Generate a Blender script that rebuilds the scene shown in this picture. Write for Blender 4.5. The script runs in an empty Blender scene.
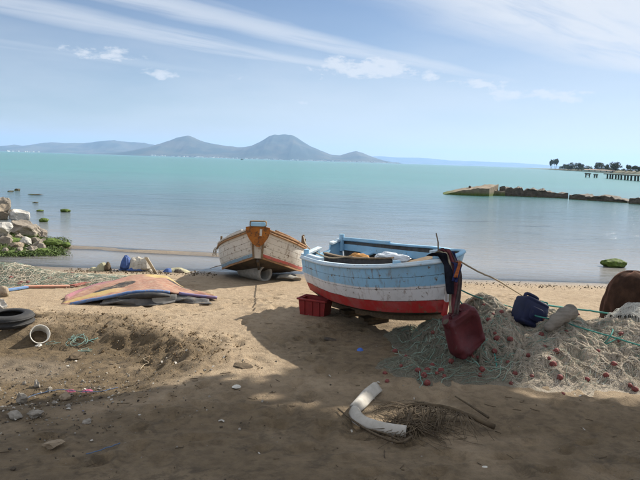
import bpy, bmesh, math, random
import numpy as np
from mathutils import Vector, Matrix, noise as mnoise

# ---------------------------------------------------------------- camera, sky, sun, exposure
scene = bpy.context.scene
COL = scene.collection
FPX, H = 620.0, 3.0                      # focal length in 640-px-wide pixels, eye height above the beach datum
TH = math.atan(0.031)                    # the photograph is tilted: its horizon falls to the right
PI_ = math.atan(79 * math.cos(TH) / FPX)
CAMP = np.array([0, 0, H])
FW = np.array([0, math.cos(PI_), -math.sin(PI_)])
U0 = np.array([0, math.sin(PI_), math.cos(PI_)])
RT = math.cos(TH) * np.array([1, 0, 0.]) + math.sin(TH) * U0
UP = math.cos(TH) * U0 - math.sin(TH) * np.array([1, 0, 0.])
cd = bpy.data.cameras.new('camera'); cam = bpy.data.objects.new('camera', cd); COL.objects.link(cam)
cd.sensor_width = 36; cd.lens = FPX / 640 * 36; cd.clip_start = 0.05; cd.clip_end = 200000
M4 = Matrix(((RT[0], UP[0], -FW[0], 0), (RT[1], UP[1], -FW[1], 0), (RT[2], UP[2], -FW[2], H), (0, 0, 0, 1)))
cam.matrix_world = M4; scene.camera = cam

SUNV = Vector((1.02, 0.86, 1.0)).normalized()       # direction towards the sun
SUN_EL = math.asin(SUNV.z); SUN_AZ = math.atan2(SUNV.x, SUNV.y)
sl = bpy.data.lights.new('sun', 'SUN'); sl.energy = 5.0; sl.angle = math.radians(0.53); sl.color = (1, 0.94, 0.84)
so = bpy.data.objects.new('sun', sl); COL.objects.link(so)
so.rotation_euler = (-SUNV).to_track_quat('-Z', 'Y').to_euler(); so.location = (30, 25, 30)

world = bpy.data.worlds.new('World'); scene.world = world; world.use_nodes = True
def build_world():
    nt = world.node_tree; nt.nodes.clear(); N = nt.nodes.new; L = nt.links.new
    def math_(op, a, b=None, c=None, clamp=False):
        n = N('ShaderNodeMath'); n.operation = op; n.use_clamp = clamp
        for i, v in enumerate((a, b, c)):
            if v is None: continue
            if isinstance(v, (int, float)): n.inputs[i].default_value = v
            else: L(v, n.inputs[i])
        return n.outputs[0]
    def comb(x, y, z):
        n = N('ShaderNodeCombineXYZ')
        for i, v in enumerate((x, y, z)):
            if isinstance(v, (int, float)): n.inputs[i].default_value = v
            else: L(v, n.inputs[i])
        return n.outputs[0]
    def noise(vec, scale, detail=6, rough=0.55, dist=0.0):
        n = N('ShaderNodeTexNoise'); n.inputs['Scale'].default_value = scale; n.inputs['Detail'].default_value = detail
        n.inputs['Roughness'].default_value = rough; n.inputs['Distortion'].default_value = dist; L(vec, n.inputs['Vector'])
        return n.outputs['Fac']
    def ramp(v, lo, hi):
        n = N('ShaderNodeMapRange'); n.interpolation_type = 'SMOOTHSTEP'; L(v, n.inputs['Value'])
        n.inputs['From Min'].default_value = lo; n.inputs['From Max'].default_value = hi
        return n.outputs['Result']
    sky = N('ShaderNodeTexSky'); sky.sky_type = 'NISHITA'; sky.sun_disc = False
    sky.sun_elevation = SUN_EL; sky.sun_rotation = SUN_AZ; sky.altitude = 0
    sky.air_density = 1.0; sky.dust_density = 0.05; sky.ozone_density = 2.0
    tc = N('ShaderNodeTexCoord'); sep = N('ShaderNodeSeparateXYZ'); L(tc.outputs['Generated'], sep.inputs[0])
    x, y, z = sep.outputs
    zc = math_('MAXIMUM', z, 0.015)
    # high cirrus lies on a flat layer overhead
    cx = math_('DIVIDE', x, zc); cy = math_('DIVIDE', y, zc)
    s1 = math_('MULTIPLY', math_('SUBTRACT', cy, cx), 0.707)                        # across the streaks
    s2 = math_('MULTIPLY', math_('ADD', cy, cx), 0.707)                             # along them
    wob = noise(comb(math_('MULTIPLY', s2, 0.35), math_('MULTIPLY', s1, 0.5), 1.7), 1.0, 4)
    sw = math_('ADD', s1, math_('MULTIPLY', math_('SUBTRACT', wob, 0.5), 0.9))
    def streak(c, w):
        q = math_('DIVIDE', math_('SUBTRACT', sw, c), w)
        return math_('MAXIMUM', math_('SUBTRACT', 1.0, math_('MULTIPLY', q, q)), 0.0)
    fib = noise(comb(math_('MULTIPLY', s2, 0.45), math_('MULTIPLY', s1, 2.4), 4.2), 1.5, 8, 0.6, 0.5)
    dens = math_('MAXIMUM', math_('MULTIPLY', streak(3.78, 0.40), 0.85), math_('MULTIPLY', streak(4.75, 0.4), 0.8))
    dens = math_('MAXIMUM', dens, math_('MAXIMUM', math_('MULTIPLY', streak(6.4, 0.5), 0.5), math_('MULTIPLY', math_('SUBTRACT', 1.0, ramp(sw, 2.0, 2.95)), 1.25)))
    cir = math_('MULTIPLY', dens, ramp(fib, 0.05, 0.58))
    cir = math_('MULTIPLY', cir, ramp(z, 0.08, 0.16))
    # a belt of small fair-weather cumulus, far off and low over the gulf
    az = math_('ARCTAN2', x, y); el = math_('ARCSINE', z)
    big = noise(comb(math_('MULTIPLY', az, 5.0), math_('MULTIPLY', el, 16.0), 0.37), 1.0, 2, 0.5)
    cum = noise(comb(math_('MULTIPLY', az, 26.0), math_('MULTIPLY', el, 60.0), 2.3), 1.0, 8, 0.66)
    beltw = math_('MULTIPLY', ramp(el, 0.075, 0.115), math_('SUBTRACT', 1.0, ramp(el, 0.14, 0.19)))
    spots = None
    for (a, e, sa, se, k) in CUMULUS:
        da = math_('DIVIDE', math_('SUBTRACT', az, a), sa); de = math_('DIVIDE', math_('SUBTRACT', el, e), se)
        g = math_('SUBTRACT', 1.0, math_('ADD', math_('MULTIPLY', da, da), math_('MULTIPLY', de, de)))
        g = math_('MULTIPLY', math_('MAXIMUM', g, 0.0), k)
        spots = g if spots is None else math_('MAXIMUM', spots, g)
    cu = ramp(math_('ADD', math_('ADD', math_('MULTIPLY', cum, 1.25), math_('MULTIPLY', spots, 0.36)),
                    math_('MULTIPLY', math_('MULTIPLY', big, beltw), 0.12)), 0.82, 1.14)
    veil = math_('MULTIPLY', ramp(noise(comb(math_('MULTIPLY', az, 2.2), math_('MULTIPLY', el, 9.0), 7.7), 1.0, 5, 0.55), 0.22, 0.70), 0.50)
    veil = math_('MULTIPLY', veil, math_('SUBTRACT', 1.0, ramp(el, 0.08, 0.26)))
    cover = math_('MAXIMUM', math_('MAXIMUM', math_('MULTIPLY', cir, 0.75), math_('MULTIPLY', cu, 0.85)), veil)
    mix = N('ShaderNodeMix'); mix.data_type = 'RGBA'; L(cover, mix.inputs['Factor'])
    tint = N('ShaderNodeMix'); tint.data_type = 'RGBA'; tint.blend_type = 'MULTIPLY'; tint.inputs['Factor'].default_value = 1.0
    L(sky.outputs[0], tint.inputs['A']); tint.inputs['B'].default_value = SKY_TINT
    L(tint.outputs['Result'], mix.inputs['A']); mix.inputs['B'].default_value = CLOUD_RGB
    bg = N('ShaderNodeBackground'); bg.inputs['Strength'].default_value = SKY_STRENGTH; L(mix.outputs['Result'], bg.inputs['Color'])
    out = N('ShaderNodeOutputWorld'); L(bg.outputs[0], out.inputs['Surface'])
SKY_STRENGTH = 0.05
SKY_TINT = (1.0, 0.95, 1.0, 1)
CLOUD_RGB = (9.2, 9.5, 10.0, 1)
CUMULUS = [(0.055, 0.146, 0.12, 0.026, 1.25), (-0.335, 0.150, 0.075, 0.020, 0.95), (-0.25, 0.122, 0.05, 0.014, 0.8), (-0.12, 0.128, 0.06, 0.012, 0.6),
           (0.15, 0.138, 0.07, 0.016, 0.95), (0.24, 0.124, 0.08, 0.016, 1.0), (0.32, 0.108, 0.14, 0.018, 1.0), (-0.02, 0.085, 0.1, 0.014, 0.6)]
build_world()

vs = scene.view_settings; vs.view_transform = 'Standard'; vs.look = 'None'; vs.gamma = 1; vs.exposure = 0.8; vs.use_curve_mapping = False
scene.cycles.max_bounces = 6; scene.cycles.diffuse_bounces = 3; scene.cycles.glossy_bounces = 3
scene.cycles.transmission_bounces = 4; scene.cycles.transparent_max_bounces = 8; scene.cycles.volume_bounces = 1
scene.cycles.use_denoising = True
scene.cycles.caustics_reflective = False; scene.cycles.caustics_refractive = False

# ---------------------------------------------------------------- numeric helpers
SEA = -0.5
def vnoise(x, y, seed=0):
    x = np.asarray(x, float); y = np.asarray(y, float)
    xi = np.floor(x).astype(np.int64); yi = np.floor(y).astype(np.int64); fx = x - xi; fy = y - yi
    fx = fx * fx * fx * (fx * (fx * 6 - 15) + 10); fy = fy * fy * fy * (fy * (fy * 6 - 15) + 10)
    def h(a, b):
        n = (a * 374761393 + b * 668265263 + seed * 1442695041) & 0xFFFFFFFF
        n = ((n ^ (n >> 13)) * 1274126177) & 0xFFFFFFFF
        return ((n ^ (n >> 16)) & 0xFFFF) / 65535.0
    return (h(xi, yi) * (1 - fx) + h(xi + 1, yi) * fx) * (1 - fy) + (h(xi, yi + 1) * (1 - fx) + h(xi + 1, yi + 1) * fx) * fy
def fbm(x, y, oct=4, seed=0):
    s = 0; a = 0.5; f = 1
    for k in range(oct):
        s = s + a * vnoise(x * f + 17.3 * k, y * f - 9.1 * k, seed + k); a *= 0.5; f *= 2.03
    return s
def sstep(a, b, v):
    t = np.clip((v - a) / (b - a), 0, 1); return t * t * (3 - 2 * t)
def seg_dist(x, y, pts):
    d = np.full(np.shape(x), 1e9)
    for (ax, ay), (bx, by) in zip(pts[:-1], pts[1:]):
        vx, vy = bx - ax, by - ay
        t = np.clip(((x - ax) * vx + (y - ay) * vy) / (vx * vx + vy * vy), 0, 1)
        d = np.minimum(d, np.hypot(x - ax - t * vx, y - ay - t * vy))
    return d
_rng = np.random.default_rng(5)
PRINTS = [(_rng.uniform(-5.5, 5.5), _rng.uniform(5.3, 15.5), _rng.uniform(.07, .16), _rng.uniform(.018, .048), _rng.uniform(0, 3.14)) for _ in range(330)]
for (x0, y0, x1, y1, n_) in ((-1.9, 5.4, -.9, 13.5, 17), (-.6, 14.5, -2.6, 11.6, 8), (.6, 5.3, 4.6, 7.4, 9), (3.2, 5.2, -2.2, 7.6, 12), (-.2, 7.0, .2, 11.5, 9)):
    hd = math.atan2(y1 - y0, x1 - x0)
    for q in range(n_):
        t = q / n_; sd = .10 * (-1) ** q; PRINTS.append((x0 + (x1 - x0) * t - sd * math.sin(hd) + _rng.normal(0, .03), y0 + (y1 - y0) * t + sd * math.cos(hd) + _rng.normal(0, .03), .105, _rng.uniform(.040, .065), hd + _rng.normal(0, .15)))
CRUMBLE = [(-5.2, 11.0), (-3.7, 10.9), (-2.9, 10.2), (-2.0, 9.7), (-1.9, 9.0)]
def terrain0(x, y):
    x = np.asarray(x, float); y = np.asarray(y, float)
    yy = y + 0.25 * (fbm(x * .35, y * .1, 2, 3) - .4) * sstep(12, 16, y)
    z = np.interp(yy, [-400, -60, -3, 0, 3, 5, 6.5, 11.5, 15, 18.7, 19.3, 23, 30, 60, 200, 500], [2.5, 1.9, 1.4, 1.2, .75, .22, .05, 0, -.20, -.47, -.55, -.62, -.95, -2, -4, -5])
    # shallow wet hollow on the left and the broken edge above it
    r = np.sqrt(((x + 4.3) / 2.4) ** 2 + ((y - 8.7) / 1.75) ** 2)
    z = z - .24 * (1 - sstep(.72, 1.12, r + .25 * (fbm(x * .9, y * .9, 3, 8) - .45)))
    # sand bar across the small pool
    bar = np.exp(-((y - 22.6 + .12 * (x + 6) + .3 * (fbm(x * .5, y * 0, 2, 4) - .4)) / .55) ** 2) * sstep(-11.5, -9.5, x) * (1 - sstep(-1.5, .5, x))
    z = z + .175 * bar
    z = z + .75 * np.exp(-(((x + 14.2) / 2.6) ** 2 + ((y - 24.2) / 3.2) ** 2))
    return z
def terrain(x, y):
    x = np.asarray(x, float); y = np.asarray(y, float)
    z = terrain0(x, y)
    dry = 1 - sstep(16.5, 19, y)
    near = dry * (1 - sstep(14, 30, np.abs(x)))
    z = z + near * (.055 * (fbm(x * .8, y * .8, 3, 1) - .45) + .030 * (fbm(x * 3.1, y * 3.1, 3, 2) - .45) + .016 * (fbm(x * 9, y * 9, 2, 6) - .4))
    c = np.exp(-(seg_dist(x, y, CRUMBLE) / .62) ** 2)
    rid = np.abs(fbm(x * 4.2, y * 4.2, 4, 11) - .47)
    z = z + c * (.15 * (fbm(x * 2.6, y * 2.6, 3, 12) - .40) - .42 * rid + .06)
    return z
def prints_z(x, y):
    z = np.zeros(np.shape(x))
    for (px, py, r, d, a) in PRINTS:
        ca, sa = math.cos(a), math.sin(a)
        m = (np.abs(x - px) < 3 * r) & (np.abs(y - py) < 3 * r)
        if not m.any(): continue
        u = ((x[m] - px) * ca + (y[m] - py) * sa) / (1.5 * r); v = (-(x[m] - px) * sa + (y[m] - py) * ca) / (.8 * r)
        q = u * u + v * v
        z[m] += -d * np.exp(-q * 1.4) + .45 * d * np.exp(-(np.sqrt(q) - 1.35) ** 2 * 6)
    return z
def ray(px, py): return FW + RT * (px - 320) / FPX + UP * (240 - py) / FPX
def W(px, py, Y):                        # the point on a pixel's line of sight at depth Y
    d = ray(px, py); return CAMP + d * (Y / d[1])
def hit(px, py, fn):
    d = ray(px, py); t = 4.0; dt = .08
    while t < 400:
        p = CAMP + d * t
        if p[2] <= fn(p[0], p[1]): break
        t += dt; dt = .08 if t < 40 else .5
    a, b = t - dt, t
    for _ in range(18):
        m = (a + b) / 2; p = CAMP + d * m
        if p[2] <= fn(p[0], p[1]): b = m
        else: a = m
    return CAMP + d * b
def ground_or_sea(x, y): return np.maximum(terrain(x, y), SEA)
def G(px, py, dz=0.):                    # where a pixel's line of sight meets the ground or the water
    p = hit(px, py, ground_or_sea); return p + np.array([0, 0, dz])
def gz(x, y): return float(terrain(x, y))
def spline(ts, pts, t):                  # Catmull-Rom through pts at ts
    ts = np.asarray(ts, float); pts = np.asarray(pts, float); t = np.asarray(t, float)
    if pts.ndim == 1: return spline(ts, pts[:, None], t)[:, 0]
    m = np.gradient(pts, ts, axis=0)
    i = np.clip(np.searchsorted(ts, t) - 1, 0, len(ts) - 2); h = (ts[i + 1] - ts[i])[:, None]; s = ((t - ts[i]) / (ts[i + 1] - ts[i]))[:, None]
    return (2 * s**3 - 3 * s**2 + 1) * pts[i] + (s**3 - 2 * s**2 + s) * h * m[i] + (-2 * s**3 + 3 * s**2) * pts[i + 1] + (s**3 - s**2) * h * m[i + 1]
def path(pts, n=24):
    pts = np.asarray(pts, float); return spline(np.arange(len(pts)), pts, np.linspace(0, len(pts) - 1, n))

# ---------------------------------------------------------------- mesh helpers
def empty(name, loc):
    o = bpy.data.objects.new(name, None); o.empty_display_size = .1; COL.objects.link(o); o.location = tuple(loc); return o
def tag(o, label=None, cat=None, group=None, kind=None):
    if label: o['label'] = label
    if cat: o['category'] = cat
    if group: o['group'] = group
    if kind: o['kind'] = kind
    return o
def mesh(name, v, f, mat, parent=None, smooth=False, origin=None, attrs=None):
    """verts in world space; moved so that the object sits at its parent's base or at origin"""
    v = np.asarray(v, float)
    if parent is not None: base = np.array(world_loc(parent))
    elif origin is not None: base = np.asarray(origin, float)
    else: base = np.array([(v[:, 0].min() + v[:, 0].max()) / 2, (v[:, 1].min() + v[:, 1].max()) / 2, v[:, 2].min()])
    me = bpy.data.meshes.new(name)
    me.from_pydata((v - base).tolist(), [], f if isinstance(f, list) else f.tolist()); 
    if smooth: me.polygons.foreach_set('use_smooth', [True] * len(me.polygons))
    for k, a in (attrs or {}).items():
        at = me.attributes.new(k, 'FLOAT', 'POINT'); at.data.foreach_set('value', np.asarray(a, np.float32))
    me.materials.append(mat); me.update()
    o = bpy.data.objects.new(name, me); COL.objects.link(o)
    if parent is not None: o.parent = parent
    else: o.location = tuple(base)
    return o
def world_loc(o):
    l = Vector(o.location)
    while o.parent: o = o.parent; l = l + Vector(o.location)
    return l
def grid_faces(n, m, closed=False, off=0):
    f = []
    mm = m if closed else m - 1
    for i in range(n - 1):
        for j in range(mm):
            a = off + i * m + j; b = off + i * m + (j + 1) % m
            f.append((a, b, b + m, a + m))
    return f
class MB:
    def __init__(s): s.v = []; s.f = []
    def add(s, v, f):
        o = len(s.v); s.v.extend(np.asarray(v, float).tolist()); s.f.extend([tuple(i + o for i in q) for q in f]); return s
    def build(s, name, mat, parent=None, smooth=False, origin=None): return mesh(name, s.v, s.f, mat, parent, smooth, origin)
def tube(P, r, sides=8, cap=True):
    P = np.asarray(P, float); n = len(P); r = np.broadcast_to(np.asarray(r, float), (n,))
    T = np.gradient(P, axis=0); T /= np.linalg.norm(T, axis=1)[:, None] + 1e-12
    ref = np.array([0, 0, 1.]) if abs(T[:, 2]).mean() < .85 else np.array([1., 0, 0])
    A = np.cross(T, ref); A /= np.linalg.norm(A, axis=1)[:, None] + 1e-12; B = np.cross(A, T)
    an = np.arange(sides) * 2 * math.pi / sides
    v = (P[:, None] + r[:, None, None] * (np.cos(an)[None, :, None] * A[:, None] + np.sin(an)[None, :, None] * B[:, None])).reshape(-1, 3)
    f = grid_faces(n, sides, True)
    if cap: f += [tuple(range(sides - 1, -1, -1)), tuple(range((n - 1) * sides, n * sides))]
    return v, f
def tubes(Ps, r, sides=3):
    """many equal-length strands at once: Ps (n, m, 3)"""
    Ps = np.asarray(Ps, float); n, m, _ = Ps.shape
    T = np.gradient(Ps, axis=1); T /= np.linalg.norm(T, axis=2, keepdims=True) + 1e-12
    A = np.cross(T, np.array([.13, .07, 1.])); A /= np.linalg.norm(A, axis=2, keepdims=True) + 1e-12; B = np.cross(A, T)
    an = np.arange(sides) * 2 * math.pi / sides
    r = np.broadcast_to(np.asarray(r, float).reshape(-1, 1, 1, 1) if np.ndim(r) else np.asarray(r, float), (n, 1, 1, 1)) if np.ndim(r) else r
    v = Ps[:, :, None] + r * (np.cos(an)[None, None, :, None] * A[:, :, None] + np.sin(an)[None, None, :, None] * B[:, :, None])
    i, j, k = np.meshgrid(np.arange(n), np.arange(m - 1), np.arange(sides), indexing='ij')
    a = (i * m + j) * sides + k; b = (i * m + j) * sides + (k + 1) % sides
    f = np.stack([a, b, b + sides, a + sides], -1).reshape(-1, 4)
    return v.reshape(-1, 3), f
def beam(p, q, w, h, up=(0, 0, 1), bev=.12):
    """rectangular bar p->q with chamfered long edges, w across, h along up"""
    p = np.asarray(p, float); q = np.asarray(q, float); t = q - p; t /= np.linalg.norm(t)
    s = np.cross(t, up); s /= np.linalg.norm(s); u = np.cross(s, t); b = bev * min(w, h)
    prof = [(-w/2 + b, -h/2), (w/2 - b, -h/2), (w/2, -h/2 + b), (w/2, h/2 - b), (w/2 - b, h/2), (-w/2 + b, h/2), (-w/2, h/2 - b), (-w/2, -h/2 + b)]
    v = [e + s * a + u * c for e in (p, q) for a, c in prof]
    f = [(i, (i + 1) % 8, 8 + (i + 1) % 8, 8 + i) for i in range(8)] + [tuple(range(7, -1, -1)), tuple(range(8, 16))]
    return np.array(v), f
def sweep(P, w, h, up=(0, 0, 1)):
    """rectangular section swept along a path"""
    P = np.asarray(P, float); n = len(P); T = np.gradient(P, axis=0); T /= np.linalg.norm(T, axis=1)[:, None]
    S = np.cross(T, np.array(up, float)); S /= np.linalg.norm(S, axis=1)[:, None]; Uu = np.cross(S, T)
    w = np.broadcast_to(np.asarray(w, float), (n,))[:, None]; h = np.broadcast_to(np.asarray(h, float), (n,))[:, None]; b = .18 * np.minimum(w, h)
    cs = [P - S*(w/2-b) - Uu*h/2, P + S*(w/2-b) - Uu*h/2, P + S*w/2 - Uu*(h/2-b), P + S*w/2 + Uu*(h/2-b), P + S*(w/2-b) + Uu*h/2, P - S*(w/2-b) + Uu*h/2, P - S*w/2 + Uu*(h/2-b), P - S*w/2 - Uu*(h/2-b)]
    v = np.stack(cs, 1).reshape(-1, 3)
    return v, grid_faces(n, 8, True) + [tuple(range(7, -1, -1)), tuple(range((n - 1) * 8, n * 8))]
def prism(poly, ext):
    poly = np.asarray(poly, float); n = len(poly); v = np.concatenate([poly, poly + np.asarray(ext, float)])
    return v, [tuple(range(n - 1, -1, -1)), tuple(range(n, 2 * n))] + [(i, (i + 1) % n, n + (i + 1) % n, n + i) for i in range(n)]
_ico = {}
def ico(sub):
    if sub not in _ico:
        bm = bmesh.new(); bmesh.ops.create_icosphere(bm, subdivisions=sub, radius=1); bm.verts.ensure_lookup_table()
        _ico[sub] = (np.array([v.co[:] for v in bm.verts]), [tuple(v.index for v in f.verts) for f in bm.faces]); bm.free()
    return _ico[sub]
def rotm(rx, ry, rz):
    return np.array(Matrix.Rotation(rz, 3, 'Z') @ Matrix.Rotation(ry, 3, 'Y') @ Matrix.Rotation(rx, 3, 'X'))
def rock_v(seed, size, sub=3, rough=.35, facet=.5, rot=(0, 0, 0)):
    v, f = ico(sub); rg = np.random.default_rng(seed)
    w = v.copy()
    for _ in range(7):                                  # chop planes give broken faces
        n = rg.normal(size=3); n /= np.linalg.norm(n); d = rg.uniform(.52, .85)
        k = w @ n; m = k > d; w[m] -= (k[m] - d)[:, None] * n * facet * 1.7 if facet > .5 else (k[m] - d)[:, None] * n * facet
    off = rg.uniform(0, 50, 3)
    dsp = np.array([mnoise.fractal(Vector(p * 1.6 + off), 1.0, 2.0, 5) for p in v])
    w = w * (1 + rough * .5 * dsp)[:, None]
    return (w * np.asarray(size)) @ rotm(*rot).T, f
def superbox(size, e=.35, n=20, m=28):
    """rounded box (superellipsoid), half sizes"""
    u = np.linspace(-math.pi / 2, math.pi / 2, n); w = np.linspace(-math.pi, math.pi, m, endpoint=False)
    c = lambda a: np.sign(np.cos(a)) * np.abs(np.cos(a)) ** e; s = lambda a: np.sign(np.sin(a)) * np.abs(np.sin(a)) ** e
    v = np.stack([c(u)[:, None] * c(w)[None] * size[0], c(u)[:, None] * s(w)[None] * size[1], s(u)[:, None] * np.ones(m)[None] * size[2]], -1).reshape(-1, 3)
    return v, grid_faces(n, m, True)

# ---------------------------------------------------------------- materials
class NT:
    def __init__(s, name):
        s.m = bpy.data.materials.new(name); s.m.use_nodes = True; s.nt = s.m.node_tree; s.nt.nodes.clear()
        s.out = s.N('ShaderNodeOutputMaterial'); s.b = s.N('ShaderNodeBsdfPrincipled'); s.L(s.b.outputs[0], s.out.inputs['Surface'])
        s.tc = s.N('ShaderNodeTexCoord')
    def N(s, t): return s.nt.nodes.new(t)
    def L(s, a, b): s.nt.links.new(a, b)
    def setv(s, sock, v):
        if isinstance(v, (int, float)): sock.default_value = v
        elif isinstance(v, tuple): sock.default_value = v if len(v) == 4 else v + (1,)
        else: s.L(v, sock)
    def obj(s): return s.tc.outputs['Object']
    def noise(s, scale, detail=5, rough=.55, vec=None, dist=0., sc3=None):
        n = s.N('ShaderNodeTexNoise'); n.inputs['Scale'].default_value = scale; n.inputs['Detail'].default_value = detail
        n.inputs['Roughness'].default_value = rough; n.inputs['Distortion'].default_value = dist
        v = vec or s.obj()
        if sc3:
            mp = s.N('ShaderNodeMapping'); mp.inputs['Scale'].default_value = sc3; s.L(v, mp.inputs['Vector']); v = mp.outputs[0]
        s.L(v, n.inputs['Vector']); return n.outputs['Fac']
    def voro(s, scale, feature='DISTANCE_TO_EDGE'):
        n = s.N('ShaderNodeTexVoronoi'); n.feature = feature; n.inputs['Scale'].default_value = scale; s.L(s.obj(), n.inputs['Vector']); return n.outputs['Distance']
    def ramp(s, v, lo, hi, a=0., b=1.):
        n = s.N('ShaderNodeMapRange'); n.interpolation_type = 'SMOOTHSTEP'; s.L(v, n.inputs['Value'])
        for k, q in (('From Min', lo), ('From Max', hi), ('To Min', a), ('To Max', b)): n.inputs[k].default_value = q
        return n.outputs['Result']
    def mix(s, f, a, b):
        n = s.N('ShaderNodeMix'); n.data_type = 'RGBA'
        s.setv(n.inputs['Factor'], f); s.setv(n.inputs['A'], a); s.setv(n.inputs['B'], b); return n.outputs['Result']
    def math(s, op, a, b=0., clamp=False):
        n = s.N('ShaderNodeMath'); n.operation = op; n.use_clamp = clamp; s.setv(n.inputs[0], a); s.setv(n.inputs[1], b); return n.outputs[0]
    def attr(s, name):
        n = s.N('ShaderNodeAttribute'); n.attribute_name = name; return n.outputs['Fac']
    def bump(s, h, strength=.3, dist=.02, normal=None):
        n = s.N('ShaderNodeBump'); n.inputs['Strength'].default_value = strength; n.inputs['Distance'].default_value = dist; s.L(h, n.inputs['Height'])
        if normal: s.L(normal, n.inputs['Normal'])
        s.L(n.outputs[0], s.b.inputs['Normal']); return n.outputs[0]
    def base(s, c, rough=.8, spec=.3):
        s.setv(s.b.inputs['Base Color'], c); s.setv(s.b.inputs['Roughness'], rough); s.b.inputs['Specular IOR Level'].default_value = spec; return s
def plain(name, c1, c2, scale=6, rough=.8, bump=.25, bdist=.01, spec=.3, dirt=None, dirt_lo=.52, bscale=None, sc3=None):
    t = NT(name); n = t.noise(scale, 6, .6, sc3=sc3)
    c = t.mix(t.ramp(n, .32, .68), c1, c2)
    if dirt: c = t.mix(t.math('MULTIPLY', t.ramp(t.noise(scale * 2.7, 8, .65, dist=.4), dirt_lo, dirt_lo + .13), .85), c, dirt)
    t.base(c, rough, spec)
    if bump: t.bump(t.noise(bscale or scale * 5, 5, .6, sc3=sc3), bump, bdist)
    return t.m

def make_sand():
    t = NT('sand'); wet = t.attr('wet'); mud = t.attr('mud')  # the mud mask holds real mud plus shade painted on the ground
    n1 = t.noise(.9, 6, .6); n2 = t.noise(7, 6, .65); n3 = t.noise(55, 4, .7)
    dry = t.mix(t.ramp(n1, .35, .65), (.415, .320, .215), (.365, .275, .180))
    dry = t.mix(t.ramp(n2, .38, .7), dry, (.295, .22, .142))
    dry = t.mix(t.math('MULTIPLY', t.ramp(n3, .58, .72), .55), dry, (.12, .085, .055))
    mud_shade_col = t.mix(t.ramp(n2, .35, .65), (.160, .115, .065), (.105, .076, .044))
    c = t.mix(t.math('MULTIPLY', mud, t.ramp(n1, .25, .5, .75, 1.)), dry, mud_shade_col)
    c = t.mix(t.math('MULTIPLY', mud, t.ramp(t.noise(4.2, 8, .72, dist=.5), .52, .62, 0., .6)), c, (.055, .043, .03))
    wetc = t.mix(t.ramp(n2, .3, .7), (.215, .170, .118), (.175, .135, .092))
    c = t.mix(wet, c, wetc)
    scat = t.noise(3.3, 8, .7, dist=.7)
    c = t.mix(t.math('MULTIPLY', t.ramp(scat, .62, .70), .6), c, (.07, .055, .035))          # dry weed and mud specks
    r = t.math('SUBTRACT', .95, t.math('MULTIPLY', wet, .62))
    t.base(c, r, .28)
    h = t.math('ADD', t.math('MULTIPLY', n2, .5), t.math('MULTIPLY', n3, .35))
    h = t.math('ADD', h, t.math('MULTIPLY', t.noise(18, 5, .7), .7)); t.bump(h, 1.0, .06); return t.m
def make_water():
    t = NT('water'); d = t.attr('depth')
    geo = t.N('ShaderNodeNewGeometry'); sep = t.N('ShaderNodeSeparateXYZ'); t.L(geo.outputs['Position'], sep.inputs[0])
    pos = geo.outputs['Position']
    c = t.mix(t.ramp(d, .10, .55), (.205, .195, .18), (.145, .165, .170)); c = t.mix(t.ramp(d, .4, 1.1), c, (.060, .112, .128))
    c = t.mix(t.ramp(d, 1.2, 2.5), c, (.044, .190, .172))
    big = t.noise(.035, 4, .6, vec=pos, sc3=(.35, 1.6, 1))
    c = t.mix(t.math('MULTIPLY', t.ramp(big, .45, .65), t.ramp(d, .9, 1.8, 0., .5)), c, (.030, .140, .138))
    weed = t.noise(.55, 6, .65, vec=pos, sc3=(.30, 1.3, 1), dist=.6)
    c = t.mix(t.math('MULTIPLY', t.ramp(weed, .56, .68), t.ramp(d, .25, .6, 0., .75)), c, (.030, .048, .055))      # weed beds under the shallows
    t.base(c, .1, .5); t.b.inputs['IOR'].default_value = 1.333
    r = t.ramp(d, .2, 3.0, .11, .22); t.L(r, t.b.inputs['Roughness'])
    w1 = t.noise(2.4, 4, .6, vec=pos, sc3=(.45, 1.15, 1), dist=.5)
    w2 = t.noise(9., 3, .6, vec=pos, sc3=(.55, 1.1, 1), dist=.3)
    w3 = t.noise(.42, 3, .55, vec=pos, sc3=(.4, 1.2, 1), dist=.4)
    h = t.math('ADD', t.math('ADD', t.math('MULTIPLY', w1, .10), t.math('MULTIPLY', w2, .034)), t.math('MULTIPLY', w3, .26))
    b = t.N('ShaderNodeBump'); b.inputs['Distance'].default_value = 1.0; t.L(h, b.inputs['Height']); t.L(t.ramp(d, .02, .4, .40, .95), b.inputs['Strength'])
    t.L(b.outputs[0], t.b.inputs['Normal'])
    tr = t.N('ShaderNodeBsdfTransparent'); tr.inputs[0].default_value = (.93, .97, .96, 1)
    gl = t.N('ShaderNodeBsdfGlossy'); gl.inputs['Roughness'].default_value = .14; t.L(b.outputs[0], gl.inputs['Normal'])
    fr = t.N('ShaderNodeFresnel'); fr.inputs['IOR'].default_value = 1.333; t.L(b.outputs[0], fr.inputs['Normal'])
    ms = t.N('ShaderNodeMixShader'); t.L(fr.outputs[0], ms.inputs[0]); t.L(tr.outputs[0], ms.inputs[1]); t.L(gl.outputs[0], ms.inputs[2])
    m2 = t.N('ShaderNodeMixShader'); t.L(t.ramp(d, .0, .10, 0., 1.), m2.inputs[0]); t.L(ms.outputs[0], m2.inputs[1]); t.L(t.b.outputs[0], m2.inputs[2])
    t.L(m2.outputs[0], t.out.inputs['Surface']); return t.m
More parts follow.
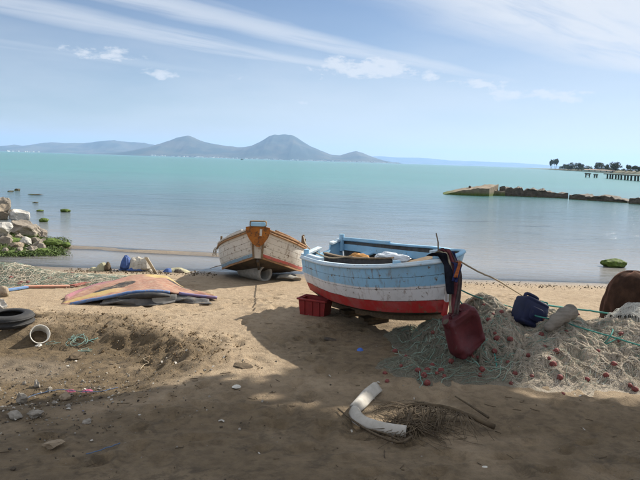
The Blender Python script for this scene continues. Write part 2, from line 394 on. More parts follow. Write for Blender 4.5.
def paint_hull(name, bands, wood=(.16, .115, .075), chip=.60, stain=.9, joints=4.):
    """bands: [(v_upper_limit, colour)] from the chine (v = 0) to the sheer (v = 1)"""
    t = NT(name); v = t.attr('v'); n = t.noise(3.0, 4, .6); fine = t.noise(9, 8, .74)
    vv = t.math('ADD', v, t.math('MULTIPLY', t.math('SUBTRACT', n, .5), .06))
    c = bands[0][1]
    for (lim, _), (_, col) in zip(bands[:-1], bands[1:]):
        c = t.mix(t.ramp(vv, lim - .012, lim + .012), c, col)
    c = t.mix(t.math('MULTIPLY', t.ramp(t.noise(2.2, 6, .65), .42, .72), .32), c, (.30, .30, .28))        # fading and salt
    streak = t.noise(6, 5, .6, sc3=(1.5, 1.5, .25))
    c = t.mix(t.math('MULTIPLY', t.ramp(streak, .55, .72), stain * .6), c, (.20, .14, .09))
    fr = t.math('FRACT', t.math('MULTIPLY', v, joints)); jt = t.ramp(t.math('ABSOLUTE', t.math('SUBTRACT', fr, .5)), .36, .5)
    c = t.mix(t.ramp(t.math('ADD', fine, t.math('MULTIPLY', jt, .055)), chip, chip + .05), c, wood)
    run = t.noise(16, 3, .5, sc3=(1, 1, .06)); c = t.mix(t.math('MULTIPLY', t.math('MULTIPLY', t.ramp(run, .56, .70), t.ramp(n, .42, .60)), .6), c, (.19, .10, .055))      # rust runs
    c = t.mix(t.ramp(t.noise(34, 3, .6), .71, .75), c, (.07, .05, .04))
    t.base(c, .55, .35); t.bump(t.math('ADD', t.math('MULTIPLY', fine, .6), n), .25, .012); return t.m
def algae_rock(name, c1, c2, level, band=.15):
    """rock with green weed growing up to a height (object Z)"""
    t = NT(name); n = t.noise(2.6, 6, .6); f = t.noise(11, 6, .65)
    c = t.mix(t.ramp(n, .35, .65), c1, c2); c = t.mix(t.math('MULTIPLY', t.ramp(f, .55, .7), .7), c, (.08, .065, .05))
    sep = t.N('ShaderNodeSeparateXYZ'); t.L(t.obj(), sep.inputs[0])
    zz = t.math('ADD', sep.outputs[2], t.math('MULTIPLY', t.math('SUBTRACT', n, .5), .45))
    g = t.mix(t.ramp(f, .35, .65), (.105, .155, .026), (.05, .078, .016))
    c = t.mix(t.ramp(zz, level - band, level + band, 1., 0.), c, g)
    t.base(c, .8, .25); t.bump(t.math('ADD', f, n), .6, .05); return t.m
def make_net(name, cols, two=False):
    t = NT(name); n = t.noise(2.2, 5, .6); f = t.noise(9, 6, .7); g = t.noise(26, 6, .75, sc3=(1, 1, .4), dist=1.2)
    c = t.mix(t.ramp(n, .35, .65), cols[0], cols[1]); c = t.mix(t.ramp(f, .45, .66), c, cols[2]); c = t.mix(t.math('MULTIPLY', t.ramp(g, .5, .68), .7), c, cols[3])
    vo = t.voro(48)
    if two:
        sx = t.N('ShaderNodeSeparateXYZ'); t.L(t.obj(), sx.inputs[0]); c = t.mix(t.ramp(t.math('ADD', sx.outputs[0], t.math('MULTIPLY', n, .9)), -1.0, .1, .85, 0.), c, (.20, .19, .145))  # darker and grey green towards the left end of the heap
    t.base(t.mix(t.ramp(vo, .02, .10, .35, 0.), c, cols[3]), .92, .1); t.bump(t.math('ADD', t.math('ADD', g, t.math('MULTIPLY', f, .6)), t.math('MULTIPLY', vo, .8)), 1.0, .06); return t.m
def make_hill(name, c1, c2):
    t = NT(name); n = t.noise(.0012, 7, .62); c = t.mix(t.ramp(n, .4, .62), c1, c2); t.base(c, .95, .1); return t.m
def cloth(name, stops, vec_axis=0, rough=.92, mott=.5):
    return plain(name, stops[0], stops[1], 9, rough, .35, .008, .1)

MT = dict(
    sand=make_sand(), water=make_water(),
    hull_blue=paint_hull('blue white red hull paint', [(.255, (.42, .026, .026)), (.55, (.74, .73, .74)), (2, (.29, .54, .76))]),
    hull_white=paint_hull('weathered white hull paint', [(.055, (.22, .12, .05)), (.17, (.20, .33, .45)), (2, (.60, .585, .55))], chip=.585, stain=.9, joints=5.),
    hull_white_red=paint_hull('white hull paint with red foot', [(.055, (.22, .12, .05)), (.16, (.46, .10, .09)), (2, (.62, .60, .55))], chip=.585, stain=.9, joints=5.),
    hull_dark=plain('bottom tar', (.045, .038, .032), (.085, .065, .045), 5, .85, .4, .02),
    inner=plain('boat lining', (.12, .115, .11), (.07, .066, .062), 6, .85, .3, .01),
    blue_paint=plain('pale blue boat paint', (.24, .46, .65), (.32, .53, .69), 4, .6, .2, .008, .35, (.17, .13, .09), .60),
    pale_paint=plain('pale worn boat paint', (.56, .64, .68), (.44, .57, .67), 5, .6, .25, .008, .35, (.25, .17, .10), .57),
    white_paint=plain('worn white boat paint', (.52, .50, .46), (.44, .42, .38), 5, .7, .25, .01, .3, (.22, .15, .09), .55),
    wood=plain('weathered timber', (.21, .155, .10), (.14, .10, .065), 4, .85, .4, .01, .2, sc3=(1, 6, 6)),
    orange_wood=plain('bare orange timber', (.33, .19, .095), (.24, .135, .07), 5, .8, .35, .012, .25, (.12, .075, .045), .54),
    stem_orange=plain('ochre painted board', (.36, .135, .025), (.26, .09, .018), 5, .75, .3, .012, .25, (.09, .045, .025), .50),
    grey_wood=plain('grey timber', (.23, .205, .175), (.15, .135, .115), 5, .9, .4, .012, .15, sc3=(1, 1, 5)),
    dark_plank=plain('dark grey boarding', (.075, .070, .070), (.045, .043, .044), 9, .9, .4, .012, .2),
    concrete=plain('concrete', (.34, .325, .29), (.24, .23, .205), 7, .9, .4, .012, .2, (.12, .11, .09), .6),
    red_plastic=plain('faded red plastic', (.26, .022, .02), (.18, .016, .016), 5, .6, .15, .01, .4, (.15, .06, .05), .6),
    maroon_plastic=plain('dirty maroon plastic', (.105, .018, .022), (.065, .012, .016), 4, .6, .25, .015, .3, (.10, .07, .06), .6),
    blue_plastic=plain('dark blue plastic', (.012, .017, .055), (.009, .012, .036), 5, .6, .12, .01, .25, (.05, .05, .06), .62),
    float_red=plain('sun bleached red float', (.20, .050, .044), (.125, .034, .032), 14, .7, .25, .006, .25, (.24, .17, .13), .54),
    rubber=plain('old tyre rubber', (.022, .022, .023), (.035, .034, .033), 8, .75, .25, .008, .3, (.10, .085, .065), .58),
    grey_rubber=plain('grey rubber sheet', (.125, .12, .115), (.07, .068, .066), 6, .85, .3, .01, .25, (.19, .15, .10), .57),
    white_plastic=plain('dirty white plastic', (.66, .64, .58), (.52, .49, .43), 6, .6, .15, .008, .35, (.30, .23, .15), .6),
    foam=plain('pale foam strip', (.46, .43, .385), (.36, .335, .29), 9, .85, .25, .006, .2, (.30, .26, .21), .62),
    dry_leaf=plain('dry palm leaf', (.115, .085, .053), (.06, .044, .028), 9, .85, .2, .006, .2),
    rope_tan=plain('tan rope', (.38, .31, .22), (.28, .22, .15), 40, .9, .4, .004, .1),
    rope_green=plain('green rope', (.055, .235, .195), (.04, .16, .14), 40, .85, .4, .004, .2),
    rope_blue=plain('blue cord', (.11, .17, .28), (.08, .12, .21), 40, .85, .4, .004, .2),
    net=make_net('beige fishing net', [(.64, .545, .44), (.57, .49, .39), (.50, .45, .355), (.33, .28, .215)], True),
    strand_beige=plain('beige net twine', (.64, .56, .45), (.52, .45, .35), 3, .9, 0),
    strand_grey=plain('darker grey green net twine', (.27, .27, .205), (.18, .20, .155), 3, .9, 0),
    strand_green=plain('green net twine', (.13, .24, .20), (.26, .29, .23), 3, .9, 0),
    strand_dark=plain('dark net twine', (.12, .10, .075), (.20, .17, .13), 3, .9, 0),
    strand_white=plain('white net twine', (.66, .65, .60), (.55, .54, .5), 3, .9, 0),
    net_teal=make_net('teal fishing net', [(.30, .33, .27), (.25, .31, .26), (.34, .31, .24), (.20, .19, .145)]),
    clear=None,
)
def make_clear():
    t = NT('clear plastic'); t.base((.80, .86, .92), .22, .5); t.b.inputs['Transmission Weight'].default_value = .35; t.b.inputs['IOR'].default_value = 1.3
    t.bump(t.noise(18, 5, .6), .6, .02); return t.m
MT['clear'] = make_clear()

# ---------------------------------------------------------------- setting: ground, sea, far hills
def axis(lo, hi, step, grow, lo_end, hi_end):
    a = list(np.arange(lo, hi + step / 2, step)); s = step
    while a[-1] < hi_end: s *= grow; a.append(min(a[-1] + s, hi_end))
    s = step
    while a[0] > lo_end: s *= grow; a.insert(0, max(a[0] - s, lo_end))
    return np.array(a)
def build_ground():
    xs = axis(-6.8, 7.2, .045, 1.16, -900, 900); ys = axis(5.0, 18.5, .045, 1.14, -500, 500)
    Xg, Yg = np.meshgrid(xs, ys); Z = terrain(Xg, Yg) + prints_z(Xg, Yg)
    n, m = Xg.shape
    i, j = np.meshgrid(np.arange(n - 1), np.arange(m - 1), indexing='ij'); a = i * m + j
    f = np.stack([a, a + 1, a + m + 1, a + m], -1).reshape(-1, 4)
    wet = 1 - sstep(SEA + .03, SEA + .14, Z + .05 * (fbm(Xg * 1.2, Yg * 1.2, 3, 21) - .45))
    r = np.sqrt(((Xg + 4.3) / 2.4) ** 2 + ((Yg - 8.7) / 1.75) ** 2) + .3 * (fbm(Xg * .9, Yg * .9, 3, 8) - .45)
    mud = 1 - sstep(.85, 1.35, r)
    mud = np.maximum(mud, .75 * np.exp(-(seg_dist(Xg, Yg, CRUMBLE) / .55) ** 2) * sstep(.30, .55, fbm(Xg * 2.5, Yg * 2.5, 3, 31) + .08))
    mud = np.maximum(mud, .80 * (1 - sstep(6.6, 8.9, Yg)) * sstep(.25, .6, fbm(Xg * .8, Yg * .8, 4, 33) + .12))  # darker foreground soil, darkened further to deepen the tree shade
    mud = np.maximum(mud, .75 * (1 - sstep(.5, 1.15, np.sqrt(((Xg - .9) / 1.9) ** 2 + ((Yg - 10.0) / 2.2) ** 2) + .3 * (fbm(Xg, Yg, 3, 35) - .45))))  # boat shade painted into the ground colour through the mud mask
    pud = (1 - sstep(.30, .62, np.sqrt(((Xg + 4.55) / 2.3) ** 2 + ((Yg - 8.9) / 1.15) ** 2) + .35 * (fbm(Xg * 1.4, Yg * 1.4, 3, 9) - .4)))
    wet = np.maximum(wet, .55 * pud)
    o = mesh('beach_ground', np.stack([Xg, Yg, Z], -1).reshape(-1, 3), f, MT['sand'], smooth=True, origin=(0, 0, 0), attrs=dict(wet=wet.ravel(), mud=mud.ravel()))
    tag(o, kind='structure')
def build_sea():
    xs = axis(-16, 16, .3, 1.15, -40000, 40000); ys = axis(17, 40, .3, 1.13, 15, 40000)
    Xg, Yg = np.meshgrid(xs, ys); n, m = Xg.shape
    d = np.clip(SEA - terrain(Xg, Yg), 0, 6); d = np.where(np.abs(Xg) > 800, np.maximum(d, np.interp(Yg, [15, 60, 200], [.1, 2, 4])), d)
    # the bottom drops off at a wavering line some 60 m out; weed darkens nothing here, depth alone gives the colour
    d = d + 0.25 * (fbm(Xg * .05, Yg * .12, 3, 41) - .45) * sstep(22, 34, Yg)
    i, j = np.meshgrid(np.arange(n - 1), np.arange(m - 1), indexing='ij'); a = i * m + j
    f = np.stack([a, a + 1, a + m + 1, a + m], -1).reshape(-1, 4)
    o = mesh('sea_water', np.stack([Xg, Yg, np.full_like(Xg, SEA)], -1).reshape(-1, 3), f, MT['water'], smooth=True, origin=(0, 0, SEA), attrs=dict(depth=d.ravel()))
    tag(o, kind='structure')
def build_range(name, prof, D, deep, mat, seed, rough=.18):
    pr = np.array([W(px, py, D) for px, py in prof]); xs = np.linspace(pr[0, 0], pr[-1, 0], 330); hz = np.interp(xs, pr[:, 0], np.maximum(pr[:, 2] - SEA, 1)); hz = hz * (1 + .16 * (fbm(xs / (deep * .16), 0 * xs, 4, seed + 9) - .47))
    rows = np.linspace(-1, 1, 25); V = []
    for r in rows:
        sh = (1 - abs(r)) ** 1.25
        nz = .75 * (.30 - 2 * np.abs(fbm(xs / (deep * .30) + seed, np.full_like(xs, r * 1.6), 5, seed) - .47))
        z = hz * sh * (1 + rough * 9 * nz * abs(r) * 1.6) 
        V.append(np.stack([xs, np.full_like(xs, D + r * deep), SEA - 1 + np.maximum(z, 0)], -1))
    o = mesh(name, np.concatenate(V), grid_faces(25, 330), mat, smooth=True, origin=(0, D, SEA)); tag(o, kind='structure'); return o
build_ground(); build_sea()
HILL = make_hill('far hillside scrub', (.035, .052, .045), (.085, .085, .065)); HILL2 = make_hill('far low hills', (.05, .065, .055), (.10, .10, .08))
build_range('far_mountain', [(108, 154.5), (128, 152), (138, 150.5), (150, 147), (158, 144), (165, 141), (176, 138), (188, 135.6), (196, 138), (205, 141.5), (215, 144), (225, 145.6), (238, 147.5), (245, 147), (252, 145.5), (262, 140.5), (268, 137), (274, 134.8), (279, 135.2), (285, 133.8), (292, 135), (300, 139.5), (309, 145.5), (320, 150), (331, 154.5), (340, 155), (348, 152.8), (356, 151.4), (363, 153), (372, 156.5), (382, 160), (396, 163.4)], 15000, 2600, HILL, 3)
build_range('far_low_hills', [(-60, 148), (-20, 147), (0, 146.5), (14, 144.4), (24, 146), (40, 142.8), (52, 142), (66, 143), (82, 143), (98, 141), (115, 140), (124, 141), (140, 142), (152, 144), (170, 148), (200, 153), (215, 157.5)], 19000, 2600, HILL2, 5)
build_range('far_faint_hills', [(300, 155), (345, 155.5), (380, 156.5), (400, 157.5), (430, 158.3), (452, 160.5), (480, 161.5), (520, 163), (560, 166), (600, 169.5)], 33000, 2600, HILL2, 7)

def build_headland():
    px = np.linspace(520, 900, 60); base = np.interp(px, [520, 545, 600, 640, 900], [167.9, 169.3, 172.6, 174.6, 184]); V = [[], [], [], []]
    for x, b in zip(px, base):
        p = hit_sea(x, b); k = float(fbm(x * .09, 0, 4, 51)); hh = (1.4 + 3.0 * k) * float(sstep(515, 560, x))
        d = np.array([.45, 1, 0]); d = d / np.linalg.norm(d)
        for r, (o, z) in enumerate([(0, SEA - .5), (6, SEA + .35 * hh), (30, SEA + hh), (260, SEA + hh * .8)]): V[r].append(p + d * o + np.array([0, 0, z - p[2]]))
    o = mesh('headland', np.concatenate([np.array(v) for v in V]), grid_faces(4, 60), plain('headland scrub and sand', (.21, .18, .12), (.10, .105, .06), .05, .9, 0), smooth=True); tag(o, kind='structure')
def hit_sea(px, py): d = ray(px, py); return CAMP + d * ((SEA - H) / d[2])
build_headland()

LEAF_A = plain('far tree leaf', (.075, .095, .055), (.115, .13, .075), .4, .9, 0)
LEAF_B = plain('canopy leaf', (.050, .085, .025), (.085, .12, .04), 3, .8, 0)
BARK = plain('bark', (.13, .10, .075), (.085, .065, .05), 8, .9, .5, .02)
def leaf_cloud(blobs, n, size, seed, flat=.7):
    """leaf-sized quads spread through overlapping blobs (cx, cy, cz, rx, ry, rz)"""
    rg = np.random.default_rng(seed); blobs = np.array(blobs); vol = blobs[:, 3] * blobs[:, 4] * blobs[:, 5]; idx = rg.choice(len(blobs), n, p=vol / vol.sum())
    d = rg.normal(size=(n, 3)); d /= np.linalg.norm(d, axis=1)[:, None]; r = rg.uniform(.25, 1, n) ** .5
    c = blobs[idx, :3] + d * r[:, None] * blobs[idx, 3:]
    a = rg.normal(size=(n, 3)); a[:, 2] *= flat; a /= np.linalg.norm(a, axis=1)[:, None]; b = np.cross(a, rg.normal(size=(n, 3))); b /= np.linalg.norm(b, axis=1)[:, None]
    s = size * rg.uniform(.6, 1.4, n)[:, None]
    v = np.stack([c - a * s, c + b * s * .45, c + a * s, c - b * s * .45], 1).reshape(-1, 3)
    return v, np.arange(4 * n).reshape(-1, 4)
def far_tree(px, base_row, top_row, wpx, label, seed, kind=0):
    b = hit_sea(px, np.interp(px, [545, 600, 640], [169.3, 172.6, 174.6])); b = b + np.array([.41, .91, 0]) * 34
    Y = b[1]; s = Y / FPX; top = W(px, top_row, Y)[2]; bx = W(px, base_row, Y); z0 = SEA + 1.0; b = np.array([bx[0], Y, z0]); hgt = top - z0; w = wpx * s / 2
    root = empty('far_tree', b); rg = np.random.default_rng(seed); tag(root, label, 'tree', 'trees on the far headland')
    tr = MB()
    for q in range(2 if kind else 1):
        o = (q - .5) * w * .8 if kind else 0
        tr.add(*tube([b + [o * .3, 0, -.5], b + [o, 0, hgt * .45], b + [o * 1.2, 0, hgt * .8]], [.35, .28, .12], 5))
    tr.build('trunk', BARK, root)
    lo = .5 if kind else .12
    bl = [(b[0] + rg.uniform(-.75, .75) * w, b[1] + rg.uniform(-.6, .6) * w, z0 + hgt * rg.uniform(lo + .1, .84), w * rg.uniform(.35, .55), w * .5, hgt * rg.uniform(.15, .25)) for _ in range(14)]
    bl += [(b[0], b[1], z0 + hgt * .88, w * .4, w * .4, hgt * .12)]
    v, f = leaf_cloud(bl, 900, .05 * hgt + .3, seed); mesh('crown', v, f, LEAF_A, root)
for i, (px, br, tr, w, k, lab) in enumerate([
        (551, 169, 160.0, 4, 1, 'slim lone tree at the tip of the far headland'),
        (555.5, 169, 158.8, 5, 1, 'taller slim tree just inland of the headland tip'),
        (564, 170, 164.0, 9, 0, 'low bushy tree first in the headland grove after the gap'),
        (571, 170.5, 162.6, 9, 0, 'round dark tree second in the headland grove'),
        (579, 171, 162.4, 8, 0, 'round tree third in the headland grove above the pier stumps'),
        (587, 171.5, 165.6, 10, 0, 'low spreading tree before the pale shed on the headland'),
        (599, 172, 162.4, 10, 0, 'broad round tree above the start of the pier deck'),
        (607, 172.5, 164.2, 8, 0, 'medium tree between the two broad headland trees'),
        (616, 173, 161.5, 12, 0, 'tallest broad tree on the far headland above the pier'),
        (628.5, 174, 165.2, 5, 1, 'narrow tree right of the tallest headland tree'),
        (634, 174, 165.6, 6, 1, 'narrow tree next to last at the picture edge on the headland'),
        (640, 174.5, 166.5, 7, 0, 'tree cut by the picture edge on the far headland')]):
    far_tree(px, br, tr, w, lab, 60 + i, k)
def far_shrubs():
    rg = np.random.default_rng(66); bl = []
    for px in np.arange(560, 720, 1.3):
        if 584 < px < 596 and rg.random() < .5: continue
        b = hit_sea(px, np.interp(px, [545, 600, 640, 720], [169.3, 172.6, 174.6, 177.6])) + np.array([.41, .91, 0]) * 40; k = b[1] / FPX
        bl.append((b[0], b[1] + rg.uniform(0, 8), SEA + 1.4 + k * rg.uniform(.8, 2.2), k * rg.uniform(1, 2), 3, k * rg.uniform(.9, 1.9)))
    v, f = leaf_cloud(bl, 7000, .7, 67); tag(mesh('headland_shrubs', v, f, LEAF_A), 'low band of shrubs along the far headland', 'shrubs', kind='stuff')
far_shrubs()
def build_shed():
    p = hit_sea(601, 173.0) + np.array([14, 34, 0]); s = p[1] / FPX; L, hh, dd = 30 * s, 2.0, 7
    root = empty('low_shed', (p[0], p[1], SEA + .8)); tag(root, 'long low pale shed on the far headland below the trees', 'building')
    b = np.array([p[0], p[1], SEA + .8])
    MB().add(*prism([b + [-L/2, 0, 0], b + [L/2, 0, 0], b + [L/2, 0, hh], b + [-L/2, 0, hh]], (0, dd, 0))).build('wall', plain('pale render', (.55, .52, .46), (.48, .45, .4), .3, .9, 0), root)
    MB().add(*prism([b + [-L/2 - .4, -.5, hh + .01], b + [-L/2 - .4, dd + .5, hh + .01], b + [-L/2 - .4, dd / 2, hh + .8]], (L + .8, 0, 0))).build('roof', plain('shed roof', (.36, .27, .22), (.3, .22, .18), .3, .9, 0), root)
    for k in range(5):
        c = b + [-L/2 + L * (k + .6) / 5.2, -.06, .6]; MB().add(*prism([c, c + [1.4, 0, 0], c + [1.4, 0, 1.0], c + [0, 0, 1.0]], (0, .05, 0))).build('window', MT['dark_plank'], root)
build_shed()
def build_pier():
    a = hit_sea(604, 178.2); b = hit_sea(637, 181.0); d = (b - a); span = np.linalg.norm(d[:2]); u = d / span; side = np.array([-u[1], u[0], 0])
    root = empty('pier', a); tag(root, 'ruined pier on dark posts standing in the sea off the headland', 'pier')
    dz = W(604, 173.8, a[1])[2]; CONC = plain('old pier concrete', (.155, .135, .115), (.10, .09, .08), .6, .9, 0)
    a0 = a + u * (-.4); e = a + u * (span + 60); t = np.array([0, 0, 1.])
    MB().add(*beam(np.array([a0[0], a0[1], dz]) + side * 1.2, np.array([e[0], e[1], dz]) + side * 1.2, 3.0, .42)).build('deck', CONC, root)
    k = 0; n = 0
    while n < 18:
        for s_ in (1.2,):
            p = a + u * (k + .2) + side * s_ + np.array([.12 * math.sin(n * 2.3), 0, 0])
            MB().add(*tube([[p[0], p[1], SEA - 3], [p[0] + .06, p[1], SEA + .6], [p[0] + .05 * math.sin(n), p[1], dz - .2]], [.36, .34, .32], 7)).build('post', CONC, root)
        k += 10.3 * a[1] / FPX; n += 1
    for i, (px, w, lab) in enumerate([(587.5, 5.0, 'broken pier stump farthest from the pier deck in the sea'), (595.5, 3.4, 'broken pier stump nearest the end of the pier deck')]):
        q = hit_sea(px, 177.3 + (px - 587) * .05); s = q[1] / FPX; ww = w * s; hh = W(px, 172.9 + (px - 587) * .12, q[1])[2]
        r = empty('pier_stump', (q[0], q[1], SEA)); tag(r, lab, 'pier stump', 'broken pier stumps')
        for o in (-.36, .36): MB().add(*tube([[q[0] + o * ww, q[1], SEA - 3], [q[0] + o * ww, q[1], hh - .25]], [.3, .28], 7)).build('post', CONC, r)
        MB().add(*beam([q[0] - ww / 2, q[1], hh - .22], [q[0] + ww / 2, q[1], hh - .30], 1.4, .5)).build('cap', CONC, r)
        MB().add(*beam([q[0] - ww * .42, q[1] + .4, hh - .8], [q[0] + ww * .3, q[1] + .4, hh - .9], .3, .3)).build('brace', CONC, r)
build_pier()
def build_town():
    rg = np.random.default_rng(9); m = MB()
    for _ in range(260):
        px = rg.choice([rg.uniform(150, 300), rg.uniform(300, 400), rg.uniform(335, 400), rg.uniform(5, 40)], p=[.35, .3, .28, .07]); Y = rg.uniform(12000, 12700); x = W(px, 160, Y)[0]
        w, d, h = rg.uniform(18, 60), 20, rg.uniform(8, 26); b = np.array([x, Y, SEA])
        m.add(*prism([b, b + [w, 0, 0], b + [w, 0, h], b + [0, 0, h]], (0, d, 0)))
    tag(m.build('far_town', plain('white town render', (.75, .72, .66), (.6, .56, .5), .01, .9, 0)), 'pale seaside town reading as specks along the mountain foot', 'town', kind='stuff')
build_town()
def build_far_boat(px, row, label, col):
    p = hit_sea(px, row); r = empty('far_fishing_boat', p); tag(r, label, 'boat'); L = 7.
    ts = np.linspace(0, 1, 9); w = 1.1 * np.sin(np.pi * (.12 + .88 * (1 - ts)) * .5) ** .6 * np.where(ts > .98, .05, 1)
    V = np.concatenate([np.stack([p[0] + (ts - .5) * L, p[1] + s * w * k, SEA + zz + .5 * ts ** 2 * (zz > .2)], -1) for s, k, zz in ((-1, 1, .9), (-1, .7, -.2), (1, .7, -.2), (1, 1, .9))])
    mesh('hull', V, grid_faces(4, 9) + [tuple([0, 9, 18, 27])] + [(i, i + 1, 28 + i, 27 + i) for i in range(8)], col, r)
    MB().add(*prism([p + [-2, -.7, .9], p + [.3, -.7, .9], p + [0, -.7, 2.6], p + [-1.8, -.7, 2.6]], (0, 1.4, 0))).build('cabin', col, r)
    MB().add(*tube([p + [-.6, 0, 2.6], p + [-.6, 0, 4.4]], .07, 5)).build('mast', BARK, r)
build_far_boat(242, 159.9, 'tiny dark boat on the open sea below the mountain saddle', MT['hull_dark'])

# the sunken breakwater: slabs lying in a broken line
def slab(name, poly_px, thick_rows, label, deep, seed, mat):
    """a broken concrete block: plan from its waterline pixels, height from its upper edge"""
    a = hit_sea(*poly_px[0]); b = hit_sea(*poly_px[1]); u = b - a; L = np.linalg.norm(u); u /= L; s = np.array([-u[1], u[0], 0]); n = max(8, int(L / .12)); rg = np.random.default_rng(seed)
    ts = np.linspace(0, 1, n); top = []
    for t in ts:
        px = poly_px[0][0] + (poly_px[1][0] - poly_px[0][0]) * t; r = np.interp(t, [q[0] for q in thick_rows], [q[1] for q in thick_rows]); base = a + u * L * t
        top.append(W(px, r, base[1])[2])
    top = np.array(top) + .42 * (fbm(ts * L * 1.3, ts * 0 + seed, 5, seed) - .47); rows = []
    for (o, k) in ((-.05, None), (.02, .35), (.10, .8), (.16, 1), (deep * .5, 1), (deep, 1), (deep + .1, .4), (deep + .15, None)):
        w = .5 * (fbm(ts * L * 1.1, ts * 0 + o * 9 + seed, 4, seed + 3) - .47)
        z = np.full(n, SEA - .8) if k is None else SEA + (top - SEA) * k * (1 + .5 * (fbm(ts * L * 2.2, ts * 0 + o * 7, 4, seed + 5) - .47))
        rows.append(np.stack([(a + u * L * t + s * (o + ww))[:2] for t, ww in zip(ts, w)], 0)); rows[-1] = np.concatenate([rows[-1], z[:, None]], 1)
    V = np.concatenate(rows); f = grid_faces(8, n) + [tuple(k * n for k in range(8)), tuple(k * n + n - 1 for k in range(7, -1, -1))]
    o = mesh(name, V, f, mat, origin=(a[0], a[1], SEA)); tag(o, label, 'breakwater block', 'blocks of the sunken breakwater'); return o
BW = algae_rock('weedy breakwater concrete', (.060, .050, .040), (.105, .088, .068), .02, .12); BW2 = algae_rock('dry breakwater slab', (.22, .18, .125), (.15, .12, .085), .28, .25)
def wedge():
    a = hit_sea(441, 194.3); b = hit_sea(489, 196.3); u = b - a; L = np.linalg.norm(u); u /= L; s = np.array([-u[1], u[0], 0]); k = b[1] / FPX
    top = W(489, 187.5, b[1])[2]; V = []; n, m = 22, 12
    for i in range(n):
        t = i / (n - 1)
        for j in range(m):
            q = j / (m - 1); p = a + u * L * t + s * (q * 4.6 + .3 * float(fbm(t * 9, q * 3, 3, 5) - .5)) + u * q * 1.2 * t
            z = SEA - .12 + (top - SEA) * (min(1, t * 1.25) ** .75) + (.12 + .25 * t) * q + .22 * float(fbm(t * 16, q * 9, 5, 6) - .47)
            V.append([p[0], p[1], z])
    V = np.array(V); lowr = V.copy(); lowr[:, 2] = SEA - .9; N_ = n * m
    f = grid_faces(n, m)
    rim = [i * m for i in range(n)] + [(n - 1) * m + j for j in range(1, m)] + [i * m + m - 1 for i in range(n - 2, -1, -1)] + [j for j in range(m - 2, 0, -1)]
    V = np.concatenate([V, lowr]); f += [(rim[i], rim[(i + 1) % len(rim)], rim[(i + 1) % len(rim)] + N_, rim[i] + N_) for i in range(len(rim))]
    o = mesh('breakwater_slab', V, f, BW2, origin=(a[0], a[1], SEA)); tag(o, 'tilted tan concrete slab with green weed rising from the sea', 'breakwater block', 'blocks of the sunken breakwater')
    p = W(470, 186.8, (a + b)[1] / 2 + 2.2)
    v, f = rock_v(77, (.2, .2, .22), 2); tag(mesh('loose_stone', v + p + [0, 0, -.05], f, BW), 'small dark stone perched on the tilted breakwater slab', 'stone')
wedge()
slab('breakwater_block', [(490, 195.4), (505, 196.0)], [(0, 190.8), (.5, 190), (1, 191.5)], 'low weedy lump between the tilted slab and the breakwater', 1.2, 3, BW2)
slab('breakwater_block', [(499, 195.6), (568, 198.6)], [(0, 187.4), (.25, 188.2), (.34, 188.0), (.36, 191), (.42, 188.8), (.66, 189.8), (.7, 192), (1, 193.2)], 'dark ragged breakwater block nearest the tilted slab', 2.6, 4, BW)
slab('breakwater_block', [(568.2, 199.1), (627, 203.0)], [(0, 194.6), (.3, 195.3), (.75, 196.8), (.78, 198.5), (1, 201.2)], 'long dark breakwater block with a green weedy end', 2.4, 6, BW)
slab('breakwater_block', [(628.5, 203.6), (690, 208)], [(0, 199.8), (.1, 197.6), (.6, 199), (1, 202)], 'dark breakwater block cut by the picture edge', 2.4, 8, BW)

# ---------------------------------------------------------------- boulders and weed on the shore at the left
R_GREY = algae_rock('grey brown boulder', (.20, .17, .135), (.29, .25, .20), .06, .14); R_PALE = algae_rock('pale boulder', (.50, .48, .44), (.40, .375, .33), -.05, .1)
R_TAN = algae_rock('tan boulder', (.34, .275, .20), (.26, .205, .145), -.02, .12); R_WEED = algae_rock('weed covered rock', (.10, .09, .05), (.14, .12, .07), .6, .3)
def boulder(px, row, wpx, hpx, mat, label, seed, depth=.8, rot=(0, 0, 0), facet=.8, name='boulder', cat='boulder', sub=4, rough=.35):
    p = G(px, row); k = p[1] / FPX; w = wpx * k / 2; h = hpx * k
    v, f = rock_v(seed, (w, w * depth, h * .62), sub, rough, facet, rot)
    v = v * [w / max(np.abs(v[:, 0]).max(), 1e-6), 1, 1]; z = v[:, 2]; v[:, 2] = (z - z.min()) / (z.max() - z.min()) * h * 1.25 - h * .25
    o = mesh(name, v + p + [0, w * depth * .6, 0], f, mat, origin=p + [0, w * depth * .6, 0]); tag(o, label, cat); return o
boulder(2, 212, 17, 15, R_GREY, 'pointed brown boulder at the top back of the rock heap', 1)
boulder(-1, 220, 24, 16, R_TAN, 'rounded tan boulder below the pointed one in the rock heap', 2)
boulder(17, 220, 22, 11, R_PALE, 'pale streaked boulder behind the big grey slab', 3)
boulder(18, 236, 34, 15, R_GREY, 'large grey slab boulder sloping to the water in the rock heap', 4, rot=(0, .35, 0))
boulder(0, 239, 24, 17, R_PALE, 'big white boulder at the picture edge in the rock heap', 5)
boulder(23, 246.5, 14, 10, R_PALE, 'small pale grey boulder sitting in green weed', 6)
boulder(12, 249.5, 20, 7, R_TAN, 'flat tan stone at the foot of the rock heap', 7, rot=(0, -.15, 0))
boulder(50, 246.5, 22, 8, R_WEED, 'rounded rock thick with bright green weed at the pool edge', 8, facet=.3)
boulder(65, 247, 10, 5, R_WEED, 'dark weedy stone at the end of the sand bar', 9, facet=.3)
boulder(38, 248, 14, 6, R_WEED, 'low green weedy rock between pale boulder and pool', 10, facet=.3)
boulder(8, 245, 26, 7, R_WEED, 'green weedy rock under the big white boulder', 11, facet=.3)
boulder(30, 238, 14, 7, R_WEED, 'green weedy rock under the end of the grey slab', 12, facet=.3)
boulder(40, 252, 22, 3, R_WEED, 'flat mat of green weed at the pool edge', 13, facet=.2)
